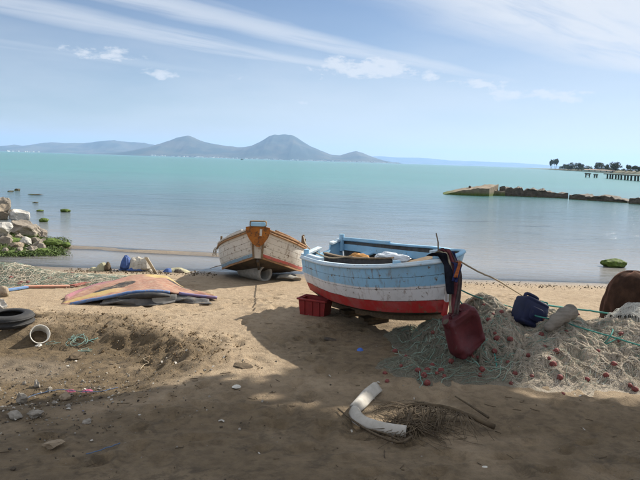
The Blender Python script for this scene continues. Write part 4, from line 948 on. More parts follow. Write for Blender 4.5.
# ---------------------------------------------------------------- things around the bow and on the net
def red_jug():
    c = W(464, 331, 8.65); k = 8.65 / FPX; R = rotm(math.radians(4), math.radians(-36), math.radians(14))
    v, f = superbox((18.5 * k, 12 * k, 22 * k), .36, 40, 56); x, y, z = v.T.copy()
    v[:, 1] += .16 * np.exp(-((x / .16) ** 2 + ((z + .02) / .2) ** 2)) * (y < 0)                       # dented front
    v[:, 0] *= 1 - .13 * (z / (25 * k)) * (z > 0) + .03 * (z < 0); v[:, 0] += .03 * np.sin(z * 7)
    v[:, 1] += .16 * (fbm(x * 5 + 3, z * 5, 3, 5) - .45); v[:, 0] += .12 * (fbm(y * 5 + 1, z * 4.5, 3, 6) - .45); v[:, 2] += .07 * (fbm(x * 6, y * 6, 3, 7) - .45); v[:, 0] *= 1 + .16 * (z / (25 * k)) * (x > 0)
    root = empty('red_jerrycan', c - [0, 0, 22 * k]); tag(root, 'crumpled maroon plastic jerrycan hanging from the bow of the blue boat', 'jerrycan')
    mesh('body', v @ R.T + c, f, MT['maroon_plastic'], root, True)
    top = lambda x, y, z: R @ np.array([x * k, y * k, z * k]) + c
    MB().add(*tube([top(-11, -3, 18), top(-12, -4, 24)], [.062, .055], 14)).build('neck', MT['maroon_plastic'], root)
    MB().add(*tube([top(-12, -4, 23.7), top(-12.1, -4.05, 24.4)], [.046, .046], 14)).build('painted_opening', MT['hull_dark'], root)  # solid dark disc, the hollow's shade put into its colour
    MB().add(*tube(path([top(-6, 0, 19), top(-3, 0, 25.5), top(5, 0, 25.5), top(10, 0, 18)], 14), .022, 8)).build('handle', MT['maroon_plastic'], root)
    return top(1, 0, 25.7)
JUGTOP = red_jug()
def draped_cloth():
    tp = BC + [0, 0, .05]; root = empty('draped_rags', tp); tag(root, 'twisted striped rags draped over the bow of the blue boat', 'cloth')
    cols = [((.012, .012, .018), 'black rag', -.20, -.02, .075), ((.34, .29, .21), 'beige rag', -.13, .0, .045), ((.13, .04, .045), 'maroon rag', -.08, .03, .05), ((.022, .028, .085), 'navy rag', 0.0, .015, .07), ((.30, .09, .03), 'rust rag', .06, .0, .035), ((.10, .075, .07), 'brown rag', -.05, .045, .055)]
    for i, (c, nm, o, fo, w) in enumerate(cols):
        mat = plain(nm, c, tuple(q * .6 for q in c), 12, .95, .4, .01, .05)
        a = tp + BPERP * (-o) * .9 - BAX * .22; b = tp + BPERP * (-o) * .8 + BAX * (.10 + fo)
        e = JUGTOP + [(-.06 + i * .016), -.02 - fo * .4, -.02 if i in (1, 2, 5) else .25 + .06 * i]
        P = path([a + [0, 0, -.03], tp + BPERP * (-o) * .85 - BAX * .03 + [0, 0, .055 + fo], b + [0, 0, -.09], (b + e) / 2 + [.01 * i, -.04 - fo, .06], e], 26)
        ww = w * (1 + .3 * np.sin(np.linspace(0, 9 + i, 26))) * np.linspace(1.25, .62, 26); d = np.array([-.8, .45, .1]) if i % 2 else np.array([-.75, .55, -.1])
        rows = []
        for s in np.linspace(-1, 1, 7): rows.append(P + np.outer(ww * s, unit(d)) + np.outer(.018 * np.cos(s * 5 + i) + 0 * ww, [0, -1, 0]) )
        V = np.concatenate(rows); o_ = mesh('rag', V, grid_faces(7, 26), mat, root, True); md = o_.modifiers.new('thickness', 'SOLIDIFY'); md.thickness = .012
draped_cloth()
def blue_jerrycan():
    c = N_(531, 327); c = c + [0.0, .12, .20]; k = c[1] / FPX; R = rotm(math.radians(-12), math.radians(24), math.radians(18))
    h = (15.5 * k, 10.5 * k, 14.5 * k); v, f = superbox(h, .26, 24, 32); x, y, z = v.T
    v[:, 1] *= 1 - .08 * np.cos(z / h[2] * 9) * (np.abs(z) < h[2] * .8)
    root = empty('blue_jerrycan', c - [0, 0, h[2]]); tag(root, 'dark blue plastic jerrycan leaning on the heaped net', 'jerrycan'); mesh('body', v @ R.T + c, f, MT['blue_plastic'], root, True)
    T = lambda x, y, z: R @ np.array([x * h[0], y * h[1], z * h[2]]) + c
    MB().add(*tube(path([T(-.75, 0, .97), T(-.6, 0, 1.22), T(.25, 0, 1.22), T(.4, 0, .97)], 14), .028, 8)).build('handle', MT['blue_plastic'], root)
    MB().add(*tube([T(.72, 0, .9), T(.74, 0, 1.16)], [.055, .052], 14)).build('cap', MT['rope_green'], root)
    MB().add(*tube(path([T(.5, -.2, 1.04), T(.9, -.5, 1.12), T(1.08, .2, .8), T(.9, .6, 1.05), T(.55, .2, 1.1)], 20), .014, 6)).build('cord', MT['rope_green'], root)
    v2, f2 = superbox((h[0] * .6, .012, h[2] * .5), .4, 8, 16); mesh('side_panel', (v2 + [0, -h[1] * 1.0, -.02]) @ R.T + c, f2, MT['blue_plastic'], root, True)
    return T(.9, 0, 1.0)
JC = blue_jerrycan()
def NW(px, py, k=.985): p = N_(px, py); return CAMP + (p - CAMP) * k
def log_on_net():
    a = NW(546, 330, .98); b = W(574, 311, a[1] + .30); t = np.linspace(0, 1, 16); P = a + (b - a) * t[:, None] + np.outer(.05 * np.sin(t * 3.1), [0, 0, 1])
    r = .10 * np.interp(t, [0, .08, .3, .8, .95, 1], [.45, .72, 1.0, 1.25, 1.1, .5]) * (1 + .12 * np.sin(t * 23)); root = empty('driftwood', a); tag(root, 'short grey driftwood log lying beside the blue jerrycan', 'driftwood')
    MB().add(*tube(P, r, 14)).build('log', MT['grey_wood'], root, True)
    MB().add(*tube([P[9], P[9] + [.06, -.10, .04]], [.035, .022], 8)).build('stub', MT['grey_wood'], root, True)
log_on_net()
def brown_cover():
    c = W(632, 312, 11.6); g = gz(c[0], c[1]); top = W(626, 270, 11.6)[2]; hh = top - g
    root = empty('brown_cover', (c[0], c[1], g)); tag(root, 'dark brown cover draped over a tall hump behind the net', 'cover')
    n, m = 40, 72; V = []
    for i in range(n):
        v = i / (n - 1)                                              # 0 top .. 1 ground
        rad = (1 - (1 - v) ** 2.1) ** .62
        for j in range(m):
            a = 2 * math.pi * j / m; fold = 1 + .07 * v * math.sin(a * 5 + 1.3 * math.sin(v * 4)) + .04 * v * math.sin(a * 11 + 2 + v * 3) + .22 * (float(fbm(math.cos(a) * 2 + 5, math.sin(a) * 2 + v * 3, 3, 5)) - .45)
            rx = .62 + .02 * math.cos(a); ry = .48
            V.append([c[0] + .03 - .08 * (1 - v) + rad * fold * rx * math.cos(a), c[1] + rad * fold * ry * math.sin(a), g - .02 + hh * (1 - v ** 1.35) + .02 * math.sin(a * 3) * (1 - v)])
    t = NT('brown fleece'); n1 = t.noise(5, 5, .6); cc = t.mix(t.ramp(n1, .35, .7), (.030, .017, .012), (.062, .034, .022)); t.base(cc, .95, .1); t.b.inputs['Sheen Weight'].default_value = .5; t.b.inputs['Sheen Roughness'].default_value = .4; t.b.inputs['Sheen Tint'].default_value = (.5, .25, .18, 1); t.bump(t.noise(60, 4, .7), .6, .01)
    mesh('cloth', V, grid_faces(n, m, True) + [tuple(range(m))], t.m, root, True)
    # the folded edge hanging at its front
    P = np.array([[c[0] + .22, c[1] - .40, g + hh * .84], [c[0] + .26, c[1] - .52, g + hh * .62], [c[0] + .24, c[1] - .60, g + hh * .35], [c[0] + .28, c[1] - .64, g + .05]]); P = path(P, 20); rows = [P + np.outer(np.full(20, s * .11), [1, .1, 0]) + np.outer(.03 * np.cos(s * 4 + np.linspace(0, 3, 20)), [0, -1, 0]) for s in np.linspace(-1, 1, 7)]
    o = mesh('fold', np.concatenate(rows), grid_faces(7, 20), plain('lighter brown fleece', (.11, .062, .038), (.07, .04, .026), 8, .95, .4, .01, .1), root, True); o.modifiers.new('thickness', 'SOLIDIFY').thickness = .02
brown_cover()
def rope(name, pts, r, mat, label, n=40, sag=0.):
    P = path(pts, n); t = np.linspace(0, 1, n); P[:, 2] -= sag * np.sin(np.pi * t)
    rg = np.random.default_rng(len(label)); P += .006 * np.cumsum(rg.normal(0, .5, (n, 3)), 0) * np.sin(np.pi * t)[:, None]
    o = mesh(name, *tube(P, r, 7), mat, smooth=True); tag(o, label, 'rope'); return o
stem_top = BC + [.02, 0, .05]
rope('mooring_rope', [BC + [.05, .08, .03], W(477, 271, 10.2), W(500, 283, 10.6), N_(536, 307) + [0, 0, .05]], .014, MT['rope_tan'], 'tan mooring rope running from the blue bow to the blue jerrycan', sag=.02)
rope('green_rope', [BC + [.12, -.03, -.45], W(478, 297, 9.9), NW(510, 306, .97), NW(535, 314, .955), NW(560, 320), NW(585, 328), NW(610, 335), NW(640, 345), NW(665, 352)], .012, MT['rope_green'], 'green rope running from the blue bow across the heaped net')
rope('green_rope', [JC, W(575, 309, 10.7), W(605, 314, 10.8), W(645, 319, 10.9), W(690, 322, 11)], .016, MT['rope_green'], 'thicker teal rope running from the jerrycan past the brown cover')
rope('green_rope', [BC + [.10, -.02, -.40], BC + [.16, -.05, -.62], N_(478, 325), N_(490, 338), N_(497, 365), N_(490, 372)], .011, MT['rope_green'], 'green rope hanging from the blue bow down onto the net', 40)
rope('green_rope', [N_(601, 318), N_(612, 330), N_(604, 345), N_(622, 338), N_(634, 345)], .010, MT['rope_green'], 'thin green rope looped on the net below the brown cover', 40)
a_ = OH.at(1, 1, -.03)[19] + [0, 0, .30]; b_ = BH.at(1, 1)[0] + [0, 0, .06]
rope('mooring_rope', [a_, (a_ + BH.at(0, 1)[6]) / 2 + [0, 0, .02], BH.at(0, 1, -.2)[7] + [0, 0, .10], BH.at(0, 1, -.34)[16] + [0, 0, .13]], .014, MT['rope_tan'], 'tan rope stretched from the white boat over the blue stern', sag=.0)
# things lying in the blue boat
def plastic_sheet():
    i = 23; p = (BH.at(0, 1)[i] * .68 + BH.at(1, 1)[i] * .32) + [0, 0, -.01]; root = empty('plastic_bundle', p); tag(root, 'crumpled clear plastic sheet on the bow deck of the blue boat', 'plastic sheet')
    v, f = rock_v(8, (.30, .15, .10), 4, .5, .6, (0, 0, -.5)); mesh('sheet', v + p + [0, 0, .05], f, MT['clear'], root)
    v, f = rock_v(9, (.14, .1, .06), 3, .5, .6, (0, 0, .3)); mesh('loose_fold', v + p - BAX * .28 + [0, 0, .04], f, MT['clear'], root)
plastic_sheet()
p = (BH.at(0, .8)[11] * .5 + BH.at(1, .8)[11] * .5) + [0, 0, .03]; v, f = rock_v(19, (.24, .13, .13), 4, .5, .6, (0, 0, -.6)); tag(mesh('orange_rag', v + p, f, plain('orange rag cloth', (.50, .27, .10), (.38, .19, .07), 9, .95, .3, .01, .1), smooth=True), 'crumpled orange cloth lying inside the blue boat', 'cloth')

# ---------------------------------------------------------------- the painted sheet and rags on the left
def painted_sheet():
    near = [(61, 306, 12.35), (88, 300.5, 12.45), (112, 296.0, 12.6), (135, 291.8, 12.75), (152, 291.0, 12.9), (168, 292, 13.05), (186, 294.5, 13.15), (203, 296.5, 13.3), (217, 298, 13.4)]
    far = [(66, 296, 13.0), (92, 284.5, 14.5), (115, 279, 15.3), (135, 275.5, 15.8), (152, 275.2, 15.9), (166, 277, 15.6), (182, 286, 14.6), (198, 291, 14.0), (213, 294.3, 13.6)]
    n, m = 48, 22; A = path([W(*q) for q in near], n); B = path([W(*q) for q in far], n); V = []; u = []; vv = []
    for j in range(m):
        q = j / (m - 1); row = A * (1 - q) + B * q; row = row.copy(); t = np.linspace(0, 1, n); row[:, 1] += .16 * (fbm(t * 9 + 3, q + 0 * t, 4, 63) - .45) * q
        row[:, 2] += .05 * np.sin(np.pi * q) * np.sin(np.pi * t) + .10 * (fbm(t * 9, q * 4 + 0 * t, 4, 61) - .45)
        row[:, 2] = np.maximum(row[:, 2], terrain(row[:, 0], row[:, 1]) + .012); V.append(row); u.append(t); vv.append(np.full(n, q))
    t = NT('painted sheet'); U = t.attr('u'); Vv = t.attr('w'); n1 = t.noise(2.5, 6, .65); n2 = t.noise(9, 6, .7)
    c = t.mix(t.ramp(n1, .35, .65), (.29, .145, .095), (.24, .125, .095)); c = t.mix(t.math('MULTIPLY', t.ramp(n2, .42, .62), .6), c, (.36, .25, .18))
    wv = t.math('ADD', Vv, t.math('MULTIPLY', t.math('SUBTRACT', n1, .5), .25))
    yel = t.math('MULTIPLY', t.ramp(wv, .78, .84), t.ramp(U, .42, .5)); c = t.mix(yel, c, (.42, .31, .13))
    yel2 = t.math('MULTIPLY', t.math('MULTIPLY', t.ramp(wv, .10, .16), t.ramp(wv, .30, .24)), t.ramp(U, .34, .22)); c = t.mix(yel2, c, (.38, .27, .11))
    pk = t.math('MULTIPLY', t.ramp(wv, .62, .85), t.ramp(U, .35, .15)); c = t.mix(pk, c, (.27, .12, .14))
    for (uc, us, wc, ws, kk) in ((.26, .12, .36, .10, .6), (.74, .12, .62, .12, -.9)):
        a = t.math('DIVIDE', t.math('SUBTRACT', U, uc), us); b = t.math('DIVIDE', t.math('SUBTRACT', t.math('SUBTRACT', Vv, wc), t.math('MULTIPLY', t.math('SUBTRACT', U, uc), kk)), ws)
        d = t.math('ADD', t.math('MULTIPLY', a, a), t.math('MULTIPLY', b, b)); d = t.math('ADD', d, t.math('MULTIPLY', t.math('SUBTRACT', n2, .5), 1.2)); c = t.mix(t.ramp(d, .85, 1.1, 1., 0.), c, (.035, .032, .032))
    c = t.mix(t.math('MULTIPLY', t.ramp(t.noise(5, 8, .7), .48, .66), .6), c, (.33, .25, .17))
    t.base(c, .85, .2); t.bump(t.math('ADD', n2, n1), .5, .03)
    root = empty('painted_sheet', (A[n // 2][0], A[n // 2][1], gz(*A[n // 2][:2]))); tag(root, 'arched rust, yellow and black painted sheet with a blue edge on sand', 'sheet')
    o = mesh('panel', np.concatenate(V), grid_faces(m, n), t.m, root, True, attrs=dict(u=np.concatenate(u), w=np.concatenate(vv))); o.modifiers.new('thickness', 'SOLIDIFY').thickness = .025
    blue = plain('chalky blue edging', (.08, .15, .31), (.13, .20, .36), 8, .8, .3, .008, .2, (.28, .22, .18), .52)
    MB().add(*tube(A[2:31] + [0, -.02, .0] + .012 * (fbm(np.arange(29)[:, None] * .45, np.array([[1., 5, 9]]), 3, 4) - .45), .036 + .010 * (fbm(np.arange(29) * .5, np.zeros(29), 3, 6) - .45), 10)).build('edge_roll', blue, root, True)
    MB().add(*tube(A[33:] + [0, -.02, .01], .034, 10)).build('edge_roll', plain('faded violet edging', (.14, .15, .30), (.22, .13, .2), 8, .7, .2, .006, .3), root, True)
    # black rubber folds in front of it
    rr = empty('rubber_sheet', G(150, 303)); tag(rr, 'folded grey rubber sheet lying in front of the painted sheet', 'sheet')
    for i, (up, lo, n_) in enumerate([([(104, 299.5, 12.50), (122, 295.5, 12.6), (140, 293.0, 12.7), (158, 292.8, 12.85), (176, 295, 13.0)], [(100, 304.5), (120, 305.5), (142, 306), (160, 305), (178, 302)], 34), ([(170, 295.5, 13.0), (182, 296.0, 13.05), (196, 298, 13.15), (208, 300, 13.25)], [(171, 301.5), (184, 303), (198, 304), (212, 304.5)], 26)]):
        P = path([W(*q) for q in up], n_); Q = path([G(*q) for q in lo], n_); rows = []; t = np.linspace(0, 1, n_)
        for q in np.linspace(0, 1, 12):
            row = P * (1 - q) + Q * q; row[:, 1] += .09 * math.sin(q * 8 + i) * (.4 + .6 * np.sin(t * 5 + 1)) - .05 * q; row[:, 2] += .05 * np.sin(q * 9 + t * 6) * math.sin(math.pi * q) + .04 * (fbm(t * 5, q * 4 + 0 * t, 3, 66 + i) - .45); row[:, 2] = np.maximum(row[:, 2], terrain(row[:, 0], row[:, 1]) + .012); rows.append(row)
        o = mesh('fold', np.concatenate(rows), grid_faces(12, n_), MT['grey_rubber'], rr, True); o.modifiers.new('thickness', 'SOLIDIFY').thickness = .014
    P = path([W(*q) for q in [(118, 298.0, 12.45), (136, 296.2, 12.5), (154, 295.2, 12.6), (170, 296.2, 12.75)]], 22); MB().add(*tube(P, .055 * np.sin(np.linspace(.15, 3.0, 22)) + .01, 10)).build('rolled_edge', plain('black rubber', (.030, .030, .031), (.05, .048, .046), 7, .8, .3, .01, .25), rr, True)
painted_sheet()
def crumple(c, rx, ry, h, seed, sharp=1., rot=0.):
    """a crumpled cloth or bag: irregular outline, creased upper surface, resting on its rim"""
    n, m = 16, 44; V = []; ca, sa = math.cos(rot), math.sin(rot)
    for i in range(n):
        q = i / (n - 1)
        for j in range(m):
            a = 2 * math.pi * j / m; R_ = .72 + .62 * float(fbm(math.cos(a) * 1.6 + seed, math.sin(a) * 1.6 + 5, 3, seed)); x, y = q * R_ * math.cos(a), q * R_ * math.sin(a)
            rd = 1 - 3.2 * abs(float(fbm(x * 2.1 + seed * 3.7, y * 2.1 + 9, 3, seed + 1)) - .46) * sharp; fi = abs(float(fbm(x * 5.3 + seed, y * 5.3, 2, seed + 2)) - .4)
            z = h * (1 - q ** 2.4) * max(.52 + .42 * rd - .6 * fi * sharp, .08)
            V.append([c[0] + rx * (x * ca - y * sa), c[1] + ry * (x * sa + y * ca), c[2] + z - .015])
    return np.array(V), grid_faces(n, m, True) + [tuple(range((n - 1) * m, n * m))]
def rag_heap(name, px, row, w, h, d, mat, label, cat, seed, parts=(), rough=.6, rot=0.):
    p = G(px, row); k = p[1] / FPX; root = empty(name, p); tag(root, label, cat)
    v, f = crumple(p + [0, d * .7, 0], w * k / 2, d, h * k * 1.05, seed, .5, rot); mesh('heap', v, f, mat, root, True)
    for i, (dx, dy, w2, h2, m2, nm) in enumerate(parts):
        v, f = crumple(p + [dx * k, d * .35, dy * k * .35], w2 * k / 2, d * .7, h2 * k, seed * 7 + i, .45, rot + i); mesh(nm, v, f, m2, root, True)
    return root
BLUEC = plain('blue tarpaulin', (.055, .11, .30), (.04, .075, .20), 6, .7, .35, .02, .3); WHITEC = plain('dirty white sacking', (.52, .48, .41), (.36, .32, .26), 5, .95, .5, .02, .1, (.16, .13, .09), .55)
YELLC = plain('yellowed plastic', (.40, .38, .26), (.30, .27, .17), 6, .8, .4, .02, .2, (.14, .12, .08), .55)
rag_heap('tarpaulin_heap', 136, 271, 34, 15, .30, WHITEC, 'blue and white crumpled tarpaulin heap behind the painted sheet', 'tarpaulin', 41, ((-11, 9, 14, 14, BLUEC, 'blue_fold'), (-2, 3.5, 30, 5, BLUEC, 'blue_fold'), (9, 8, 11, 13, WHITEC, 'white_fold')))
rag_heap('sacking_heap', 101, 271, 16, 9, .22, YELLC, 'pale crumpled sacking left of the blue tarpaulin', 'sacking', 43, ((6, 5, 7, 9, MT['dry_leaf'], 'weed_tuft'), (-8, 1, 12, 4, YELLC, 'fold')))
rag_heap('cloth_scrap', 176, 272.5, 26, 5, .22, YELLC, 'flat pale patterned cloth scrap right of the tarpaulin heap', 'cloth', 45, ((2, 3.6, 12, 3, MT['hull_dark'], 'dark_fold'), (-8, 1.5, 12, 4, BLUEC, 'blue_patch')))
tag(mesh('white_lath', *beam(W(146, 257, 17.2), G(156, 273.5), .10, .03), WHITEC), 'white lath leaning on the tarpaulin heap', 'lath')
# teal net at the left edge with its planks
net2 = lambda x, y: .36 * np.exp(-(((x + 8.1) / 1.0) ** 2 + ((y - 15.7) / .8) ** 2)) + .12 * np.exp(-(((x + 6.3) / 1.5) ** 2 + ((y - 15.6) / .6) ** 2)) + .05 * np.exp(-(((x + 5.3) / 1.3) ** 2 + ((y - 15.9) / .6) ** 2)) + .06 * (fbm(np.asarray(x) * 3, np.asarray(y) * 3, 3, 77) - .5) - .02
def teal_net():
    root = empty('teal_net', (-7.4, 15.6, gz(-7.4, 15.6))); tag(root, 'low heap of grey green netting at the picture edge below the rocks', 'fishing net')
    heap('netting', net2, -10, -3.8, 14.2, 17.2, .05, MT['net_teal'], root)
    for n, r, mt in ((1300, .0034, 'strand_green'), (1800, .0034, 'strand_beige'), (300, .003, 'strand_dark')):
        P = strand_set(net2, n, (-9.8, -4.2, 14.4, 17), (.4, 1.2), 9, rgN, (0, .07), .35, .015); v, f = tubes(P, r, 3); tag(mesh('twine', v, f, MT[mt], root), kind='stuff')
    n2f = lambda px, py: hit(px, py, lambda x, y: max(float(terrain(x, y)), float(terrain0(x, y)) + float(net2(x, y))))
    for px, py in ((9, 281), (11, 279), (19, 285), (22, 283), (28, 283.5), (49, 279.5), (51, 279), (68, 274), (72, 274.5), (20, 282)): add_float(px, py, root, n2f, 1.35)
teal_net()
def plank(name, a, b, w, h, mat, label, lift=.03, cat='plank'):
    p, q = G(*a), G(*b); root_ = mesh(name, *beam(p + [0, 0, lift], q + [0, 0, lift], w, h, bev=.15), mat); tag(root_, label, cat)
PINKW = plain('faded coral paint', (.46, .20, .13), (.40, .24, .17), 7, .75, .25, .008, .3, (.20, .15, .11), .58)
plank('painted_plank', (24, 288), (70, 287.5), .13, .05, PINKW, 'faded coral plank lying on sand beside the teal net')
plank('painted_plank', (2, 292.5), (27, 288.5), .10, .05, plain('faded blue plank paint', (.10, .19, .38), (.15, .24, .38), 7, .75, .2, .006, .3), 'short faded blue plank end at the end of the coral plank', .035)
plank('grey_pole', (66, 284.5), (112, 277.5), .07, .06, MT['grey_wood'], 'thin grey pole between the teal net and painted sheet', .05)
plank('red_board', (72, 287.5), (102, 281.5), .16, .04, plain('red brown board', (.24, .07, .05), (.17, .06, .045), 7, .8, .2, .006, .3), 'red brown board at the far edge of the painted sheet', .04)
rope('green_rope', [G(34, 285, .05), G(48, 282.5, .06), G(60, 281, .06), G(70, 279, .05), G(80, 276.5, .04)], .018, MT['rope_green'], 'green rope lying along the edge of the teal net')
boulder(1.5, 297, 13, 11, R_TAN, 'rounded pinkish tan stone at the picture edge above the tyre', 51, name='stone', cat='stone', facet=.4, rough=.2)
boulder(0, 309, 12, 10, R_PALE, 'white stone at the picture edge just behind the tyre', 52, name='stone', cat='stone')

def tyre():
    c = G(2, 331); k = c[1] / FPX; R_ = 25 * k; w = .17; c = c + [0, R_ * .55, 0]; g = gz(c[0], c[1]); root = empty('tyre', (c[0], c[1], g)); tag(root, 'worn black tyre lying flat in the mud', 'tyre')
    an = np.linspace(0, 2 * math.pi, 48, endpoint=False)
    prof = [(.56, .12), (.58, .02), (.66, -.02), (.80, .0), (.93, .05), (1.0, .2), (1.0, .36), (.965, .45), (.965, .55), (1.0, .64), (1.0, .8), (.93, .95), (.80, 1.0), (.66, 1.02), (.58, .98), (.56, .88), (.62, .80), (.86, .78), (.90, .5), (.86, .22), (.62, .20)]
    rows = []
    for a, b in prof:
        rr = a * R_ * np.ones(48)
        rows.append(np.stack([c[0] + rr * np.cos(an), c[1] + rr * np.sin(an), g - .02 + b * w * 1.25 + 0 * an], -1))
    mesh('carcass', np.concatenate(rows), [q[::-1] for q in grid_faces(len(prof), 48, True)] + [((len(prof) - 1) * 48 + j, (len(prof) - 1) * 48 + (j + 1) % 48, (j + 1) % 48, j) for j in range(48)], MT['rubber'], root, True)
    for z in (.30, .70):
        ring = np.array([[c[0] + R_ * 1.0 * math.cos(q), c[1] + R_ * 1.0 * math.sin(q), g + z * w * 1.25 - .02] for q in np.append(an, an[0])]); MB().add(*tube(ring, .012, 5)).build('tread_rib', MT['rubber'], root)
tyre()
def white_pot():
    p = G(37, 342); k = p[1] / FPX; c = p + [0, .08, .10]; ax = unit([.55, -.75, .38]); s = unit(np.cross(ax, [0, 0, 1])); u = np.cross(s, ax); an = np.linspace(0, 2 * math.pi, 28, endpoint=False); R_ = 9.3 * k
    ring = lambda o, r: np.array([c + ax * o + (s * math.cos(q) + u * math.sin(q)) * r for q in an])
    rows = [ring(-.17, .001), ring(-.17, R_ * .62), ring(-.15, R_ * .7), ring(0, R_ * .92), ring(.075, R_), ring(.09, R_ * 1.07), ring(.098, R_ * 1.05), ring(.09, R_ * .95), ring(-.05, R_ * .8), ring(-.14, R_ * .64), ring(-.15, .001)]
    root = empty('white_pot', p); tag(root, 'white plastic pot lying on its side in the mud', 'pot'); mesh('bowl', np.concatenate(rows), grid_faces(len(rows), 28, True), MT['white_plastic'], root, True)
    v, f = rock_v(3, (R_ * .7, R_ * .4, R_ * .35), 3); mesh('mud_fill', v + c + ax * .0 - [0, 0, R_ * .45], f, MT['dry_leaf'], root)
white_pot()

# ---------------------------------------------------------------- foreground litter
def foam_strip():
    root = empty('foam_strip', G(375, 418)); tag(root, 'bent white foam strip folded in two on the sand', 'foam strip')
    for i, (pts, ws) in enumerate([([(377, 392), (369, 399), (361, 408), (354, 415)], (.062, .066, .06, .045)), ([(353.5, 415), (359, 424), (372, 430), (388, 434), (406, 436.5)], (.042, .056, .06, .056, .048))]):
        P = path([G(a, b) + [0, 0, .055] for a, b in pts], 22); w = np.interp(np.linspace(0, 1, 22), np.linspace(0, 1, len(ws)), ws); T = np.gradient(P, axis=0); T /= np.linalg.norm(T, axis=1)[:, None]; S_ = np.cross(T, [0, 0, 1]); S_ /= np.linalg.norm(S_, axis=1)[:, None]
        rows = [P + S_ * (s * w)[:, None] + np.outer((.035 * (1 - s * s) + .012 * math.sin(3 * s + i)) * np.ones(22), [0, 0, 1]) + np.outer((-.03 * s * (1 if i else -1)) * np.ones(22), [0, 0, 1]) for s in np.linspace(-1, 1, 9)]
        o = mesh('strip', np.concatenate(rows), grid_faces(9, 22), MT['foam'], root, True); o.modifiers.new('thickness', 'SOLIDIFY').thickness = .022
foam_strip()
def palm_frond():
    root = empty('palm_frond', G(425, 425)); tag(root, 'dry brown palm frond lying on the sand beside the foam strip', 'palm frond'); rg = np.random.default_rng(3)
    A = path([G(494, 432, .06), G(470, 424, .09), G(445, 417, .12), G(418, 415, .13), G(398, 417, .10)], 26)
    MB().add(*tube(A, np.linspace(.034, .014, 26), 8)).build('stalk', MT['dry_leaf'], root, True)
    B = path([G(338, 411, .03), G(352, 424, .05), G(372, 438, .06), G(398, 447, .05), G(412, 441, .05)], 24); MB().add(*tube(B, np.linspace(.010, .016, 24), 6)).build('side_stalk', MT['dry_leaf'], root, True)
    B = path([G(360, 430, .03), G(385, 440, .07), G(405, 447, .04)], 16); MB().add(*tube(B, .010, 6)).build('side_stalk', MT['dry_leaf'], root, True)
    B = path([G(455, 400, .05), G(470, 412, .08), G(488, 424, .08)], 16); MB().add(*tube(B, np.linspace(.008, .016, 16), 6)).build('side_stalk', MT['dry_leaf'], root, True)
    B = path([G(411, 421, .14), G(408, 428, .11), G(404, 438, .05)], 12); MB().add(*tube(B, np.linspace(.022, .014, 12), 7)).build('side_stalk', MT['dry_leaf'], root, True)
    for k in range(95):
        i = rg.integers(6, 25); s = A[i]; side = rg.choice([-1, 1], p=[.35, .65]); ang = rg.normal(math.pi * 1.12 if side < 0 else math.pi * 1.42, .34); L_ = rg.uniform(.25, .72) * (1 if side > 0 else .8); d = np.array([math.cos(ang), math.sin(ang), 0])
        if side < 0: d = np.array([-abs(d[0]) - .3, abs(d[1]) * 1.0 + .15, 0]); d /= np.linalg.norm(d)
        P = []
        for q in np.linspace(0, 1, 6):
            p = s + d * L_ * q + np.array([rg.normal(0, .012), rg.normal(0, .012), 0]); z = max(s[2] * (1 - q ** 1.3) + (gz(p[0], p[1]) + .012) * q ** 1.3 + .05 * math.sin(math.pi * q) * rg.uniform(.2, 1), gz(p[0], p[1]) + .008); P.append([p[0], p[1], z])
        MB().add(*sweep(path(P, 7), np.linspace(.014, .003, 7), .004)).build('leaflet', MT['dry_leaf'], root)
    hub = G(412, 430, .06)
    for k in range(140):                                             # the torn fan at its tip
        ang = rg.uniform(math.pi * .75, math.pi * 2.35) ; L_ = rg.uniform(.2, .62); bend = rg.normal(0, .5); s = hub + np.array([rg.normal(0, .10), rg.normal(0, .08), rg.uniform(-.03, .06)]); P = []
        for q in np.linspace(0, 1, 6):
            an = ang + bend * q; p = s + np.array([math.cos(an), math.sin(an), 0]) * L_ * q; P.append([p[0], p[1], max(s[2] * (1 - q) + (gz(p[0], p[1]) + .01) * q + .04 * math.sin(math.pi * q) * rg.uniform(0, 1), gz(p[0], p[1]) + .006)])
        MB().add(*sweep(path(P, 7), np.linspace(.012, .003, 7), .004)).build('leaflet', MT['dry_leaf'], root)
palm_frond()
def scrap(name, px, row, w, h, mat, label, cat, seed, flat=.35, rot=0):
    p = G(px, row); k = p[1] / FPX
    if cat in ('stone', 'driftwood', 'weed'):
        v, f = rock_v(seed, (w * k / 2, w * k / 2 * .7, h * k * .6 * flat + .008), 3, .45, .7, (0, 0, rot)); v[:, 2] -= v[:, 2].min() + .02; v = v + p
    else: v, f = crumple(p, w * k / 2, w * k / 2 * .8, h * k * (.22 + .4 * flat) + .01, seed, .8, rot)
    o = mesh(name, v, f, mat); tag(o, label, cat); return o
PINK = plain('pink cloth', (.34, .09, .15), (.24, .07, .11), 12, .9, .4, .01, .1, (.2, .13, .1), .6); LBLUE = plain('bright blue plastic scrap', (.06, .16, .55), (.05, .12, .4), 12, .5, .2, .01, .3); CARD = plain('sodden card', (.30, .24, .17), (.22, .17, .12), 12, .9, .3, .01, .1); GREYST = plain('grey pebble', (.30, .27, .23), (.21, .19, .16), 14, .9, .4, .01, .15)
